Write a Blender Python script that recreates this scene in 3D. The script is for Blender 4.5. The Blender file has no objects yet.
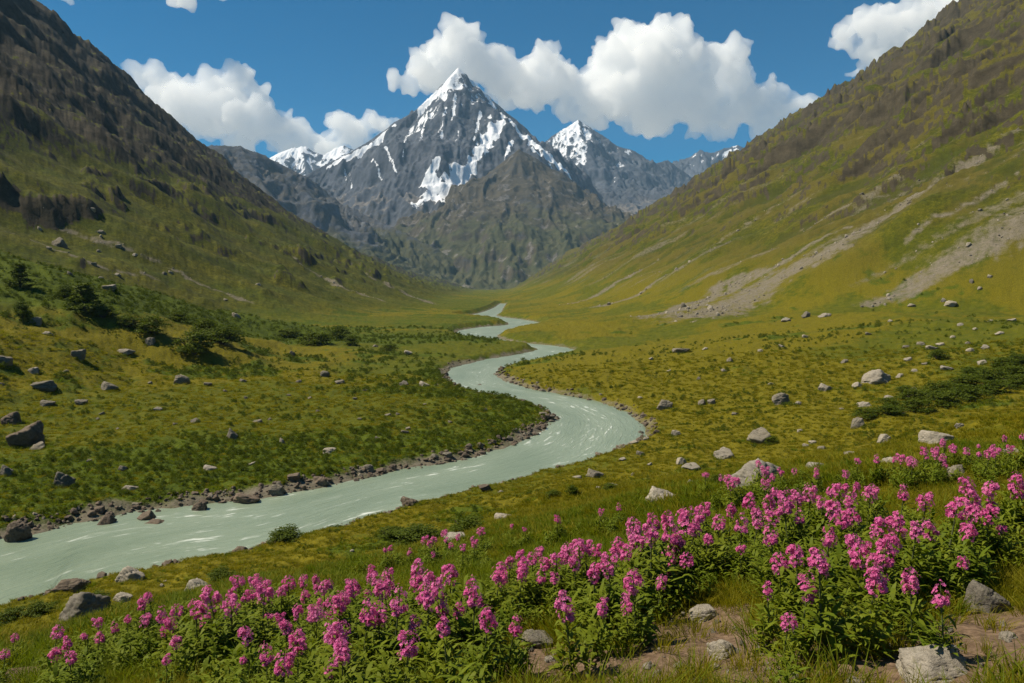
USE_HAZE=True; USE_CLOUDS=True
import bpy, math, random
import numpy as np

SC = bpy.context.scene
COL = SC.collection
rng = np.random.default_rng(7)
random.seed(7)

# ----------------------------------------------------------------- noise
_P = np.random.default_rng(11).permutation(4096).astype(np.int32)
_ang = np.random.default_rng(12).uniform(0, 2 * np.pi, 4096)
_GX, _GY = np.cos(_ang).astype(np.float32), np.sin(_ang).astype(np.float32)
_g3 = np.random.default_rng(13).normal(size=(4096, 3)); _g3 /= np.linalg.norm(_g3, axis=1)[:, None]
_g3 = _g3.astype(np.float32)


def _h2(ix, iy, s):
    return _P[(_P[(ix + s * 131) & 4095] + iy) & 4095]


def n2(x, y, s=0):
    x = np.asarray(x, np.float64); y = np.asarray(y, np.float64)
    fx = np.floor(x); fy = np.floor(y)
    ix = fx.astype(np.int64); iy = fy.astype(np.int64)
    dx = (x - fx).astype(np.float32); dy = (y - fy).astype(np.float32)
    u = dx * dx * dx * (dx * (dx * 6 - 15) + 10); v = dy * dy * dy * (dy * (dy * 6 - 15) + 10)

    def g(ax, ay, ex, ey):
        h = _h2(ax, ay, s)
        return _GX[h] * ex + _GY[h] * ey
    a = g(ix, iy, dx, dy); b = g(ix + 1, iy, dx - 1, dy)
    c = g(ix, iy + 1, dx, dy - 1); d = g(ix + 1, iy + 1, dx - 1, dy - 1)
    return ((a + (b - a) * u) * (1 - v) + (c + (d - c) * u) * v) * 1.5


def fbm(x, y, o=4, s=0, gain=.5):
    r = 0; a = 1.0; t = 0
    for i in range(o):
        r = r + a * n2(x, y, s + i); t += a
        x = x * 2.03 + 13.7; y = y * 2.03 - 7.1; a *= gain
    return r / t * 1.4


def ridged(x, y, o=4, s=0, gain=.5):
    r = 0; a = 1.0; t = 0; w = 1.0
    for i in range(o):
        n = 1 - np.abs(n2(x, y, s + i)) * 1.4
        n = np.clip(n, 0, 1) ** 2
        r = r + a * n * w; t += a
        w = np.clip(n * 1.6, 0, 1)
        x = x * 2.07 + 5.3; y = y * 2.07 + 9.2; a *= gain
    return r / t


def n3(p, s=0):
    f = np.floor(p); i = f.astype(np.int64); d = (p - f).astype(np.float32)
    w = d * d * d * (d * (d * 6 - 15) + 10)
    r = 0
    for cx in (0, 1):
        for cy in (0, 1):
            for cz in (0, 1):
                h = _P[(_P[(_P[(i[:, 0] + cx + s * 131) & 4095] + i[:, 1] + cy) & 4095] + i[:, 2] + cz) & 4095]
                g = _g3[h]
                dot = g[:, 0] * (d[:, 0] - cx) + g[:, 1] * (d[:, 1] - cy) + g[:, 2] * (d[:, 2] - cz)
                k = (w[:, 0] if cx else 1 - w[:, 0]) * (w[:, 1] if cy else 1 - w[:, 1]) * (w[:, 2] if cz else 1 - w[:, 2])
                r = r + dot * k
    return r * 1.5


def fbm3(p, o=4, s=0, gain=.5):
    r = 0; a = 1.0; t = 0
    for i in range(o):
        r = r + a * n3(p, s + i); t += a; p = p * 2.03 + 3.3; a *= gain
    return r / t * 1.4


def sstep(a, b, x):
    t = np.clip((x - a) / (b - a), 0, 1)
    return t * t * (3 - 2 * t)


def smax(a, b, k):
    h = np.clip(.5 + .5 * (a - b) / k, 0, 1)
    return b + (a - b) * h + k * h * (1 - h)


# ----------------------------------------------------------------- camera
W, H, F = 1024, 683, 796.0
PITCH = math.radians(4.06)
cam_d = bpy.data.cameras.new('camera'); cam = bpy.data.objects.new('camera', cam_d); COL.objects.link(cam)
cam_d.sensor_width = 36.0; cam_d.lens = F / W * 36.0
cam_d.clip_start = .05; cam_d.clip_end = 60000
cam.location = (0, 0, 0); cam.rotation_euler = (math.pi / 2 - PITCH, 0, 0)
SC.camera = cam
_cp, _sp = math.cos(PITCH), math.sin(PITCH)


def ray(px, py):
    """direction with y = 1 through a picture point"""
    px = np.asarray(px, float); py = np.asarray(py, float)
    u = (px - W / 2) / F; v = (H / 2 - py) / F
    dy = _cp + v * _sp; dz = -_sp + v * _cp
    return u / dy, dz / dy


def P3(px, py, D):
    u, v = ray(px, py)
    return (float(u * D), float(D), float(v * D))


def proj(x, y, z):
    yc = y * _cp - z * _sp; zc = z * _cp + y * _sp
    return W / 2 + F * x / yc, H / 2 - F * zc / yc


# ----------------------------------------------------------------- river course (two banks on the water plane)
ZW = -25.0
_LR = [((0, 540), (0, 608)), ((120, 515), (58, 590)), ((240, 500), (147, 570)), ((300, 491), (253, 549)), ((411, 468.5), (350, 523.5)),
       ((467, 459), (467, 492.6)), ((508, 446), (560, 468.5)), ((537.5, 433), (608, 453.7)), ((556, 418), (641, 439)), ((545, 410), (639.5, 424)),
       ((522, 402), (623, 411)), ((505, 399), (597, 402)), ((467, 390.6), (560, 394)), ((450, 381), (530, 388.7)), ((446.6, 372), (496.7, 376)),
       ((459.6, 365.7), (504, 368)), ((489, 359), (530, 362.2)), ((519, 354.2), (556, 356.6)), ((537.5, 348.7), (574, 350.3)), ((508, 343.6), (556, 346)),
       ((474, 339.5), (515, 342)), ((457.7, 335), (496.7, 337)), ((459.6, 330.6), (506, 332)), ((482, 327), (537.5, 325.6)), ((508, 324.6), (538, 322.4)),
       ((500, 321), (522.6, 319.6)), ((460, 316.8), (497, 316)), ((478, 313.4), (501, 312.3)), ((493, 308.2), (503, 308.2)), ((500, 303.5), (506, 303.5))]


def _onw(p):
    u, v = ray(*p); d = ZW / v
    return (float(u * d), float(d))


RL = [(-120., 10.), (-80., 44.)] + [_onw(a) for a, b in _LR]
RR = [(-92., 0.), (-60., 34.)] + [_onw(b) for a, b in _LR]


def catmull(pts, n=5):
    p = np.array(pts, float); p = np.vstack([2 * p[0] - p[1], p, 2 * p[-1] - p[-2]])
    out = []
    for i in range(1, len(p) - 2):
        for t in np.linspace(0, 1, n, endpoint=False):
            a, b, c, d = p[i - 1], p[i], p[i + 1], p[i + 2]
            out.append(.5 * (2 * b + (c - a) * t + (2 * a - 5 * b + 4 * c - d) * t * t + (3 * b - a - 3 * c + d) * t ** 3))
    out.append(p[-2])
    return np.array(out)


RLc, RRc = catmull(RL), catmull(RR)
RPOLY = np.vstack([RLc, RRc[::-1]])


def dseg(x, y, pts, zs=None):
    """distance to a polyline; with zs also the interpolated value at the closest point"""
    best = np.full(x.shape, 1e9, np.float32); val = np.zeros(x.shape, np.float32); arc = np.zeros(x.shape, np.float32)
    s0 = 0.0
    for i in range(len(pts) - 1):
        ax, ay = pts[i]; bx, by = pts[i + 1]
        ex, ey = bx - ax, by - ay; L2 = ex * ex + ey * ey + 1e-9
        t = np.clip(((x - ax) * ex + (y - ay) * ey) / L2, 0, 1)
        d = np.hypot(x - ax - t * ex, y - ay - t * ey)
        m = d < best
        best = np.where(m, d, best)
        L = math.sqrt(L2)
        arc = np.where(m, s0 + t * L, arc)
        if zs is not None:
            val = np.where(m, zs[i] + (zs[i + 1] - zs[i]) * t, val)
        s0 += L
    return best, val, arc


def rseg(x, y, pts, sl):
    """height below a ridge line: the highest of its segments' slopes; also distance and length along the ridge there"""
    best = np.full(x.shape, -1e9); dd = np.full(x.shape, 1e9); arc = np.zeros(x.shape); s0 = 0.0
    for i in range(len(pts) - 1):
        ax, ay, az = pts[i]; bx, by, bz = pts[i + 1]
        ex, ey = bx - ax, by - ay; L2 = ex * ex + ey * ey + 1e-9; L = math.sqrt(L2)
        t0 = ((x - ax) * ex + (y - ay) * ey) / L2
        per = np.abs((x - ax) * ey - (y - ay) * ex) / L
        m = (bz - az) / L                           # the highest contour lies up the ridge from the foot point
        sh = per * m / math.sqrt(max(sl * sl - m * m, .05)) / L
        t = np.clip(t0 + sh, 0, 1)
        d = np.hypot(x - ax - t * ex, y - ay - t * ey)
        h = az + (bz - az) * t - sl * d * (1 - .00022 * np.minimum(d, 900))
        k = h > best
        best = np.where(k, h, best); dd = np.where(k, d, dd); arc = np.where(k, s0 + t * L, arc)
        s0 += L
    return best, dd, arc


def river_sd(x, y):
    sd = np.full(x.shape, 150.0, np.float32)
    ax = np.interp(y, [0, 60, 120, 160, 300, 1200], [-80, -42, 0, 5, 0, 0])
    m = (np.abs(x - ax) < 130) & (y < 1300) & (y > -40)
    if not m.any():
        return sd
    xs, ys = x[m], y[m]
    d = np.minimum(dseg(xs, ys, RLc)[0], dseg(xs, ys, RRc)[0])
    ins = np.zeros(xs.shape, bool)
    q = RPOLY
    for i in range(len(q)):
        x1, y1 = q[i]; x2, y2 = q[(i + 1) % len(q)]
        c = (y1 > ys) != (y2 > ys)
        if c.any():
            ins ^= c & (xs < (x2 - x1) * (ys - y1) / (y2 - y1 + 1e-12) + x1)
    sd[m] = np.where(ins, -d, d)
    return sd


# ----------------------------------------------------------------- terrain
_FRy = [-400, 0, 150, 267, 330, 380, 480, 600, 737, 1100, 2000, 3400, 5200]
_FRx = [300, 262, 215, 172, 120, 86, 64, 50, 44, 14, -10, -10, 0]
_CRy = [-400, 600, 1200, 1600, 2200, 2600, 3000, 3200, 3400, 3700, 5200]
_CRx = [1180, 1150, 1060, 951, 796, 614, 332, 193, 90, 60, 60]
_CRz = [700, 690, 650, 588, 471, 342, 185, 107, 20, -40, -45]
_FLy = [-400, 0, 240, 330, 400, 570, 990, 2000, 3400, 5200]
_FLx = [-210, -175, -140, -125, -95, -50, -52, -80, -140, -180]
_CLy = [-400, 700, 1000, 1300, 1600, 1900, 2050, 2200, 2500, 3000, 3400, 3700, 5200]
_CLx = [-860, -800, -780, -763, -768, -652, -631, -602, -505, -414, -248, -200, -200]
_CLz = [520, 520, 500, 466, 414, 252, 208, 160, 112, 62, 8, -45, -45]
NOSE = [(-330, 60), (-235, 150), (-160, 236), (-131, 325), (-80, 362), (-45, 372)]
NOSEz = [48, 28, 11, -9.5, -21, -25]


def terrain(x, y, full=False):
    x = np.asarray(x, np.float64); y = np.asarray(y, np.float64)
    sd = river_sd(x, y)
    sdo = np.maximum(sd, 0)
    axis_ = np.interp(y, [0, 60, 120, 143, 187, 300, 1200], [-80, -46, 5, 15, 5, 0, 0])
    side = sstep(-5 - .03 * np.maximum(y, 0), 5 + .03 * np.maximum(y, 0), x - axis_)
    wx = x + 14 * n2(x / 60, y / 60, 31); wy = y + 14 * n2(x / 60, y / 60, 32)
    # banks and valley floor
    und = fbm(x / 38, y / 38, 3, 40)
    sdw = sd + 1.2 * n2(x / 5, y / 5, 41) * sstep(900, 80, y) + .5 * n2(x / 1.7, y / 1.7, 42)
    bank = ZW + np.clip(sdw * .30, -1.6, .0) + np.clip(sdw * .28, 0, .75)
    rise = side * .125 * np.minimum(sdo, 110) + (1 - side) * .028 * np.minimum(sdo, 120)
    floor = bank + rise * sstep(0, 12, sdo) + und * 1.1 * sstep(2, 25, sdo)
    # near hillside that drops from the viewpoint to the water
    xr = np.maximum(x, -70)
    fg = -1.5 - .20 * y + .16 * xr - (.0015 + .0032 * sstep(3, -11, x)) * np.maximum(y, 0) ** 2 + .5 * fbm(x / 9, y / 9, 3, 43) * sstep(2, 14, np.hypot(x, y))
    fg = np.where(y < 0, -1.5 - .05 * y + .16 * xr, fg)
    fg = fg + 0 * x
    h = smax(floor, fg, 1.4)
    h = np.where(sd < 1.5, np.minimum(h, np.where(sd < 1.5, ZW + np.clip(sdw * .38, -1.6, 1.2), h)), h)
    # moraine nose on the far bank
    dn, zn, _ = dseg(x + 9 * n2(x / 45, y / 45, 44), y + 9 * n2(x / 45, y / 45, 45), NOSE, NOSEz)
    nose = zn - .37 * (np.sqrt(dn * dn + 144) - 12) + 1.8 * fbm(x / 22, y / 22, 3, 46)
    h = smax(h, nose, 3.0)
    # valley sides
    xf = np.interp(y, _FRy, _FRx); xc = np.interp(y, _CRy, _CRx); zc = np.interp(y, _CRy, _CRz)
    tr = (wx - xf) / np.maximum(xc - xf, 30)
    amp = sstep(.0, .35, tr) * sstep(3500, 2400, y)
    g1 = ridged(wy / 150, wx / 520, 4, 50) - .45
    g2 = ridged(wy / 48 + .3 * n2(x / 80, y / 80, 52), wx / 150, 4, 54) - .45
    hr = -24 + (zc + 24) * np.where(tr < 1, np.clip(tr, 0, 1) ** 1.12, 1 - .5 * (tr - 1)) + np.minimum(tr, 0) * 30
    oc = sstep(.05, .42, fbm(x / 75, y / 110, 4, 57) + .28 * sstep(.35, .85, tr)) * sstep(.08, .4, tr)      # outcrops
    crg = ridged(wy / 24 + .4 * n2(x / 40, y / 40, 75), wx / 60, 4, 76) - .35
    hr = hr + amp * (g1 * 40 + g2 * 22) + oc * (4 + 15 * crg + 5 * fbm(x / 10, y / 10, 4, 58)) * sstep(.05, .3, tr)
    xfl = np.interp(y, _FLy, _FLx); xcl = np.interp(y, _CLy, _CLx); zcl = np.interp(y, _CLy, _CLz)
    tl = (xfl - wx) / np.maximum(xfl - xcl, 30)
    ampl = sstep(.0, .35, tl) * sstep(3500, 2600, y)
    g3 = ridged(wy / 130, wx / 420, 4, 60) - .45
    g4 = ridged(wy / 85 + .5 * n2(x / 90, y / 90, 62), wx / 200, 4, 64) - .45
    rb = .42 + .10 * fbm(y / 160, x / 160, 3, 66) + .05 * fbm(y / 35, x / 60, 2, 67)
    rkl = sstep(rb - .03, rb + .10, tl)
    hl = -24 + (zcl + 24) * np.where(tl < 1, np.clip(tl, 0, 1) ** 1.55, 1 - .5 * (tl - 1)) + np.minimum(tl, 0) * 30
    ocl = sstep(.22, .5, fbm(x / 60, y / 80, 4, 68)) * sstep(.04, .2, tl)
    hl = hl + ampl * (g3 * 14 + g4 * 6) + rkl * (8 * (ridged(wy / 120 + .7 * n2(x / 80, y / 80, 73), wx / 300, 5, 69) - .4) + 6.5 * (ridged((x + .5 * y) / 60, (y - .5 * x) / 170, 6, 74, .58) - .4) + 3.2 * fbm(x / 13, y / 13, 5, 71)) \
        + ocl * (1 - rkl) * (4 + 8 * (ridged(x / 30, y / 44, 5, 72) - .3))
    h = smax(h, hr, 9.0)
    h = smax(h, hl, 7.0)
    h = np.where(sd < 14, np.minimum(h, ZW + np.clip(sdw * .38, -1.6, 6.0) * np.where(sdw > 2, 1 + .02 * (sdw - 2) ** 2, 1)), h)
    # tussocks
    dist = np.hypot(x, y)
    tus = .30 * np.abs(n2(x / 2.6, y / 2.6, 80)) + .12 * n2(x / 1.1, y / 1.1, 81)
    big = .85 * np.abs(n2(x / 7, y / 7, 83))
    k = sstep(6, 35, dist) * sstep(.4, 4, sd)
    h = h + k * (tus + big) + (1 - k) * sstep(.4, 2, sd) * (.05 * n2(x / .8, y / .8, 84) + .025 * n2(x / .25, y / .25, 85)) * sstep(.6, 2, dist)
    h = h + .9 * fbm(x / 9, y / 9, 3, 86) * (sstep(.02, .15, tr) + sstep(.02, .15, tl))
    if not full:
        return h
    return dict(h=h, g1=g1, g2=g2, g4=g4, sd=sd, tr=tr, tl=tl, rkl=rkl, oc=oc, ocl=ocl, side=side, dn=dn, dist=dist, nose=nose)


def raycast(px, py, extra=0.0, func=terrain, d0=1.2, d1=4800.0, n=700):
    u, v = ray(px, py)
    u = np.atleast_1d(u).astype(float); v = np.atleast_1d(v).astype(float)
    ex = np.broadcast_to(np.asarray(extra, float), u.shape)
    D = np.geomspace(d0, d1, n)
    X = u[:, None] * D; Y = np.broadcast_to(D, X.shape); Z = v[:, None] * D
    f = Z - func(X.ravel(), Y.ravel()).reshape(X.shape) - ex[:, None]
    hit = f <= 0
    k = np.where(hit.any(1), hit.argmax(1), n - 1); k = np.maximum(k, 1)
    a, b = D[k - 1], D[k]
    for _ in range(14):
        m = .5 * (a + b)
        g = v * m - func(u * m, m) - ex
        a = np.where(g > 0, m, a); b = np.where(g > 0, b, m)
    return u * b, b, v * b - ex


# ----------------------------------------------------------------- mesh helpers
def mesh_np(name, co, faces, smooth=True, mats=(), attrs=None, uv=None):
    """faces: (n,4) or (n,3) index array"""
    me = bpy.data.meshes.new(name)
    co = np.asarray(co, np.float32); faces = np.asarray(faces, np.int32)
    k = faces.shape[1]; nf = len(faces)
    me.vertices.add(len(co)); me.vertices.foreach_set('co', co.ravel())
    me.loops.add(nf * k); me.loops.foreach_set('vertex_index', faces.ravel())
    me.polygons.add(nf); me.polygons.foreach_set('loop_start', np.arange(0, nf * k, k, dtype=np.int32))
    me.polygons.foreach_set('loop_total', np.full(nf, k, np.int32))
    me.polygons.foreach_set('use_smooth', np.full(nf, smooth, bool))
    if uv is not None:
        l = me.uv_layers.new(name='UVMap')
        l.data.foreach_set('uv', np.asarray(uv, np.float32)[faces.ravel()].ravel())
    for nm, a in (attrs or {}).items():
        at = me.attributes.new(nm, 'FLOAT', 'POINT'); at.data.foreach_set('value', np.asarray(a, np.float32).ravel())
    me.update(calc_edges=True)
    for m in mats:
        me.materials.append(m)
    return me


def link(name, me, parent=None, **props):
    o = bpy.data.objects.new(name, me); COL.objects.link(o)
    if parent is not None:
        o.parent = parent
    for k, v in props.items():
        if v:
            o[k] = v
    return o


def grid_faces(nu, nv):
    i = np.arange(nu * nv).reshape(nu, nv)
    return np.stack([i[:-1, :-1], i[1:, :-1], i[1:, 1:], i[:-1, 1:]], -1).reshape(-1, 4)


# ----------------------------------------------------------------- material helpers
class NT:
    def __init__(self, name):
        self.m = bpy.data.materials.new(name); self.m.use_nodes = True
        self.t = self.m.node_tree; self.t.nodes.clear()
        self.out = self.t.nodes.new('ShaderNodeOutputMaterial')

    def n(self, typ, **kw):
        nd = self.t.nodes.new('ShaderNode' + typ)
        for k, v in kw.items():
            if k.startswith('i_'):
                nd.inputs[k[2:].replace('_', ' ')].default_value = v
            else:
                setattr(nd, k, v)
        return nd

    def l(self, a, b):
        self.t.links.new(a, b)

    def setin(self, sock, v):
        if hasattr(v, 'is_linked') or isinstance(v, bpy.types.NodeSocket):
            self.l(v, sock)
        else:
            sock.default_value = v

    def attr(self, name, typ='GEOMETRY'):
        return self.n('Attribute', attribute_name=name, attribute_type=typ).outputs['Fac']

    def math(self, op, a, b=0.0, clamp=False):
        nd = self.n('Math', operation=op, use_clamp=clamp)
        self.setin(nd.inputs[0], a); self.setin(nd.inputs[1], b)
        return nd.outputs[0]

    def mix(self, f, a, b, blend='MIX'):
        nd = self.n('Mix', data_type='RGBA', blend_type=blend)
        self.setin(nd.inputs['Factor'], f)
        for s, v in ((nd.inputs[6], a), (nd.inputs[7], b)):
            if isinstance(v, (tuple, list)):
                s.default_value = tuple(v) + (1,) * (4 - len(v))
            else:
                self.l(v, s)
        return nd.outputs[2]

    def noise(self, scale, detail=4, vec=None, rough=.55, dist=0.0, dims='3D'):
        nd = self.n('TexNoise', noise_dimensions=dims)
        nd.inputs['Scale'].default_value = scale; nd.inputs['Detail'].default_value = detail
        nd.inputs['Roughness'].default_value = rough; nd.inputs['Distortion'].default_value = dist
        if vec is not None:
            self.l(vec, nd.inputs['Vector'])
        return nd.outputs['Fac']

    def ramp(self, f, a, b):
        nd = self.n('MapRange', clamp=True)
        self.l(f, nd.inputs[0]); nd.inputs[1].default_value = a; nd.inputs[2].default_value = b
        return nd.outputs[0]

    def obj(self):
        return self.n('TexCoord').outputs['Object']

    def geo(self):
        return self.n('NewGeometry').outputs['Position']

    def bump(self, h, strength, dist, prev=None):
        nd = self.n('Bump'); nd.inputs['Strength'].default_value = strength; nd.inputs['Distance'].default_value = dist
        self.l(h, nd.inputs['Height'])
        if prev is not None:
            self.l(prev, nd.inputs['Normal'])
        return nd.outputs['Normal']

    def princ(self, col, rough=.9, normal=None, spec=.2, **kw):
        nd = self.n('BsdfPrincipled')
        if isinstance(col, (tuple, list)):
            nd.inputs['Base Color'].default_value = tuple(col) + (1,)
        else:
            self.l(col, nd.inputs['Base Color'])
        self.setin(nd.inputs['Roughness'], rough)
        nd.inputs['Specular IOR Level'].default_value = spec
        for k, v in kw.items():
            self.setin(nd.inputs[k], v)
        if normal is not None:
            self.l(normal, nd.inputs['Normal'])
        self.l(nd.outputs[0], self.out.inputs['Surface'])
        return nd


def leaf_mat(name, c1, c2, trans=.35, rnd=True, var=.5, rough=.6):
    """foliage: two tones by noise and by plant, some light through the leaf"""
    t = NT(name)
    r = t.n('ObjectInfo').outputs['Random']
    nz = t.noise(9.0, 2, t.obj())
    f = t.math('ADD', t.math('MULTIPLY', t.ramp(nz, .3, .7), 1 - var), t.math('MULTIPLY', r, var))
    c = t.mix(f, c1, c2)
    d = t.n('BsdfPrincipled'); t.l(c, d.inputs['Base Color']); d.inputs['Roughness'].default_value = rough
    d.inputs['Specular IOR Level'].default_value = .12
    tr = t.n('BsdfTranslucent'); t.l(t.mix(1.0, c, (1.0, 1.05, .55), 'MULTIPLY'), tr.inputs['Color'])
    ms = t.n('MixShader'); ms.inputs[0].default_value = trans
    t.l(d.outputs[0], ms.inputs[1]); t.l(tr.outputs[0], ms.inputs[2]); t.l(ms.outputs[0], t.out.inputs['Surface'])
    return t.m
# ----------------------------------------------------------------- ground sheet and valley sides
from concurrent.futures import ThreadPoolExecutor


def par(func, X, Y, n=24):
    xs = np.array_split(X.ravel(), n); ys = np.array_split(Y.ravel(), n)
    with ThreadPoolExecutor(4) as ex:
        rs = list(ex.map(lambda a: func(*a), zip(xs, ys)))
    if isinstance(rs[0], dict):
        return {k: np.concatenate([r[k] for r in rs]).reshape(X.shape) for k in rs[0]}
    return np.concatenate(rs).reshape(X.shape)


NA, NR = 1420, 1060
ang = np.concatenate([np.linspace(-75, -37, 40, endpoint=False), np.linspace(-37, 37, NA), np.linspace(37, 75, 41)[1:]])
ang = np.radians(ang)
rad = np.concatenate([[0.02, .3, .7], np.geomspace(1.0, 5200, NR)])
A, R_ = np.meshgrid(ang, rad)
GX_, GY_ = R_ * np.sin(A), R_ * np.cos(A)
T = par(lambda a, b: terrain(a, b, True), GX_, GY_)
GZ = T['h']
P = np.stack([GX_, GY_, GZ], -1)
du = np.gradient(P, axis=1); dv = np.gradient(P, axis=0)
nrm = np.cross(du, dv); nrm /= np.linalg.norm(nrm, axis=2)[..., None] + 1e-12
slope = np.sqrt(np.clip(1 - nrm[..., 2] ** 2, 0, 1)) / np.maximum(np.abs(nrm[..., 2]), .05)
del du, dv


def masks(x, y):
    f1 = fbm(x / 30, y / 30, 4, 90); f2 = fbm(x / 7, y / 7, 3, 94); f3 = fbm(x / 120, y / 120, 3, 97)
    return dict(f1=f1, f2=f2, f3=f3, lng=fbm((x + .1 * y) / 22, y / 190, 4, 106), str1=fbm(y / 26, x / 260, 4, 99), str2=fbm(y / 9, x / 90, 3, 103))


M = par(masks, GX_, GY_)
f1, f2, f3 = M['f1'], M['f2'], M['f3']
tr, tl, sd, side, dist = T['tr'], T['tl'], T['sd'], T['side'], T['dist']
hillR = sstep(.02, .12, tr); hillL = sstep(.02, .12, tl)
hill = np.maximum(hillR, hillL)
rock = np.maximum(sstep(.82, 1.15, slope + .25 * f2) * sstep(.06, .16, np.maximum(tr, tl)),
                  T['rkl'] * sstep(.24, .58, slope + .45 * f2 + .25 * f1))
rock = np.maximum(rock, T['oc'] * sstep(.62, .95, slope + .25 * f2) * sstep(.08, .3, tr))
rock = np.maximum(rock, sstep(.10, .42, T['g2'] + .55 * f2 + .25 * f1) * sstep(.28, .62, tr + .2 * f3) * .62)
rock = np.maximum(rock, T['ocl'] * sstep(.62, .95, slope + .35 * f2))
rock = np.maximum(rock, sstep(.62, .95, tr + .25 * f3 + .2 * f2) * sstep(.70, 1.0, slope + .25 * f2) * .6)


def track(pts, widths, tr_=None):
    """scree run along a world polyline that starts and ends at points of the slope"""
    xs, ys, _ = raycast([p[0] for p in pts], [p[1] for p in pts])
    q = list(zip(xs, ys))
    x0, x1 = xs.min() - 40, xs.max() + 40; y0, y1 = ys.min() - 40, ys.max() + 40
    m = (GX_ > x0) & (GX_ < x1) & (GY_ > y0) & (GY_ < y1)
    out = np.zeros(GX_.shape, np.float32)
    gx, gy = GX_[m], GY_[m]
    d, w, _ = dseg(gx + 5 * n2(gx / 25, gy / 25, 110), gy + 5 * n2(gx / 25, gy / 25, 111), q, widths)
    out[m] = sstep(1.5, .2, d / w + .6 * fbm(gx / 9, gy / 5, 4, 112) + .3 * n2(gx / 2, gy / 2, 118))
    return out


scree = np.zeros_like(f1)
for pts, w in (
    ([(1040, 120), (965, 165), (900, 208), (830, 250), (770, 281), (700, 313)], [2.5, 5, 11, 16, 20, 22]),
    ([(850, 225), (790, 258), (740, 282), (670, 312)], [1, 5, 9, 12]),
    ([(770, 262), (720, 285), (650, 316)], [1, 6, 10]),
    ([(1080, 195), (1000, 240), (930, 277), (870, 303)], [7, 10, 11, 8]),
    ([(905, 175), (860, 200), (800, 232)], [2, 4, 2]),
    ([(1010, 175), (950, 215), (900, 240)], [1, 3, 2]),
    ([(690, 262), (650, 285), (600, 306)], [1, 6, 9]),
    ([(660, 258), (620, 280), (570, 304)], [1, 6, 8]),
    ([(-20, 175), (40, 208), (100, 240), (150, 258), (205, 285), (250, 302)], [1.6, 1.8, 2.0, 2.0, 2.5, 2.5]),
    ([(-10, 228), (40, 243), (90, 262), (160, 280)], [1.2, 2, 2.2, 1.5]),
    ([(290, 255), (330, 280), (380, 300)], [3, 6, 6]),
    ([(350, 262), (390, 285), (430, 303)], [3, 8, 9]),
):
    scree = np.maximum(scree, track(pts, w))
scree = np.maximum(scree, sstep(.18, .55, M['str1'] + .5 * M['str2']) * sstep(.02, .06, tr) * sstep(.5, .1, tr) * .7)
scree = np.maximum(scree, sstep(.3, .6, M['str1'] + .4 * M['str2']) * sstep(.1, .2, tr) * sstep(.75, .5, tr) * .4)
scree = scree * (1 - .7 * rock)
# shingle along the water
shore = sstep(2.6, .9, sd + 1.3 * f2) * sstep(-3, -.5, sd + 1.5) * (1 - .3 * side)
scree = np.maximum(scree, shore * sstep(20, 60, dist))
lush = sstep(-.05, .45, f1 * .8 + .3 * f2 - .22 + .34 * (1 - side) * sstep(175, 215, GY_ + .35 * GX_ + 30 * f3)) * (1 - hill * .5)
lush = np.maximum(lush, sstep(-.02, -.28, T['g2'] + .5 * T['g1'] + .25 * f2) * hillR * .75)  # dark growth in gullies, painted to stand in for missing relief shading
lush = np.maximum(lush, sstep(.12, .42, M['lng'] + .35 * f2) * hillL * .5)
lush = np.maximum(lush, sstep(30, 7, sd * (1 - .42 * sstep(0, -40, GX_)) + 9 * f1) * (.95 - .75 * side) * sstep(330, 90, GY_))
lush = np.maximum(lush, sstep(.35, .8, sstep(95, 35, T['dn']) + .4 * f1) * .85 * (1 - side) * sstep(420, 330, GY_))
dry = sstep(-.25, .45, f3 + .5 * f1 + .35 * (.3 + .3 * side))
dry = np.maximum(dry, sstep(.32, .75, tr + .25 * f3 + .1 * f2))
dry = dry * (1 - .75 * hillL)
dirt0 = sstep(.18, .42, f2 * .6 + .5 * fbm(GX_ / 1.3, GY_ / 1.3, 3, 115)) * sstep(9, 5, dist) * sstep(-1.5, .6, GX_ + .5)
dirt = dirt0 * .6
DB = [(545, 664, .34), (590, 676, .3), (700, 645, .42), (760, 662, .36), (650, 678, .3), (985, 640, .34), (1015, 640, .4), (900, 684, .34), (700, 628, .34), (20, 676, .3)]
bx, by, _ = raycast([d[0] for d in DB], [d[1] for d in DB], d1=30, n=200)
mk = dist < 14
DB = [(a, b, c * 1.25) for a, b, c in DB]
for i, d in enumerate(DB):
    q = np.hypot(GX_ - bx[i], (GY_ - by[i]) * .8) / d[2]
    dirt = np.where(mk, np.maximum(dirt, sstep(1.35, .55, q + .55 * f2 + .25 * fbm(GX_ / .35, GY_ / .35, 3, 121))), dirt)
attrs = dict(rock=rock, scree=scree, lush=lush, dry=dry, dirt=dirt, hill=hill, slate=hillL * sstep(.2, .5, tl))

t = NT('meadow_and_rock')
pos = t.geo()
nA = t.noise(.035, 5, pos); nB = t.noise(.35, 5, pos, .6); nC = t.noise(3.2, 4, pos, .65); nD = t.noise(22, 3, pos, .6)
fine = t.math('ADD', t.math('MULTIPLY', nB, .5), t.math('MULTIPLY', nC, .5))
g = t.mix(t.ramp(nB, .35, .68), (.068, .082, .004), (.120, .114, .006))
gdry = t.mix(t.ramp(nC, .3, .7), (.108, .097, .004), (.168, .136, .006))
glush = t.mix(t.ramp(fine, .38, .62), (.036, .058, .003), (.092, .114, .005))
g = t.mix(t.ramp(t.math('ADD', t.attr('dry'), t.math('MULTIPLY', t.math('SUBTRACT', nB, .5), 1.2)), .35, .75), g, gdry)
g = t.mix(t.ramp(t.math('ADD', t.attr('lush'), t.math('MULTIPLY', t.math('SUBTRACT', nB, .5), 1.4)), .35, .75), g, glush)
nH = t.noise(.11, 6, pos, .7, .4)
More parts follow.
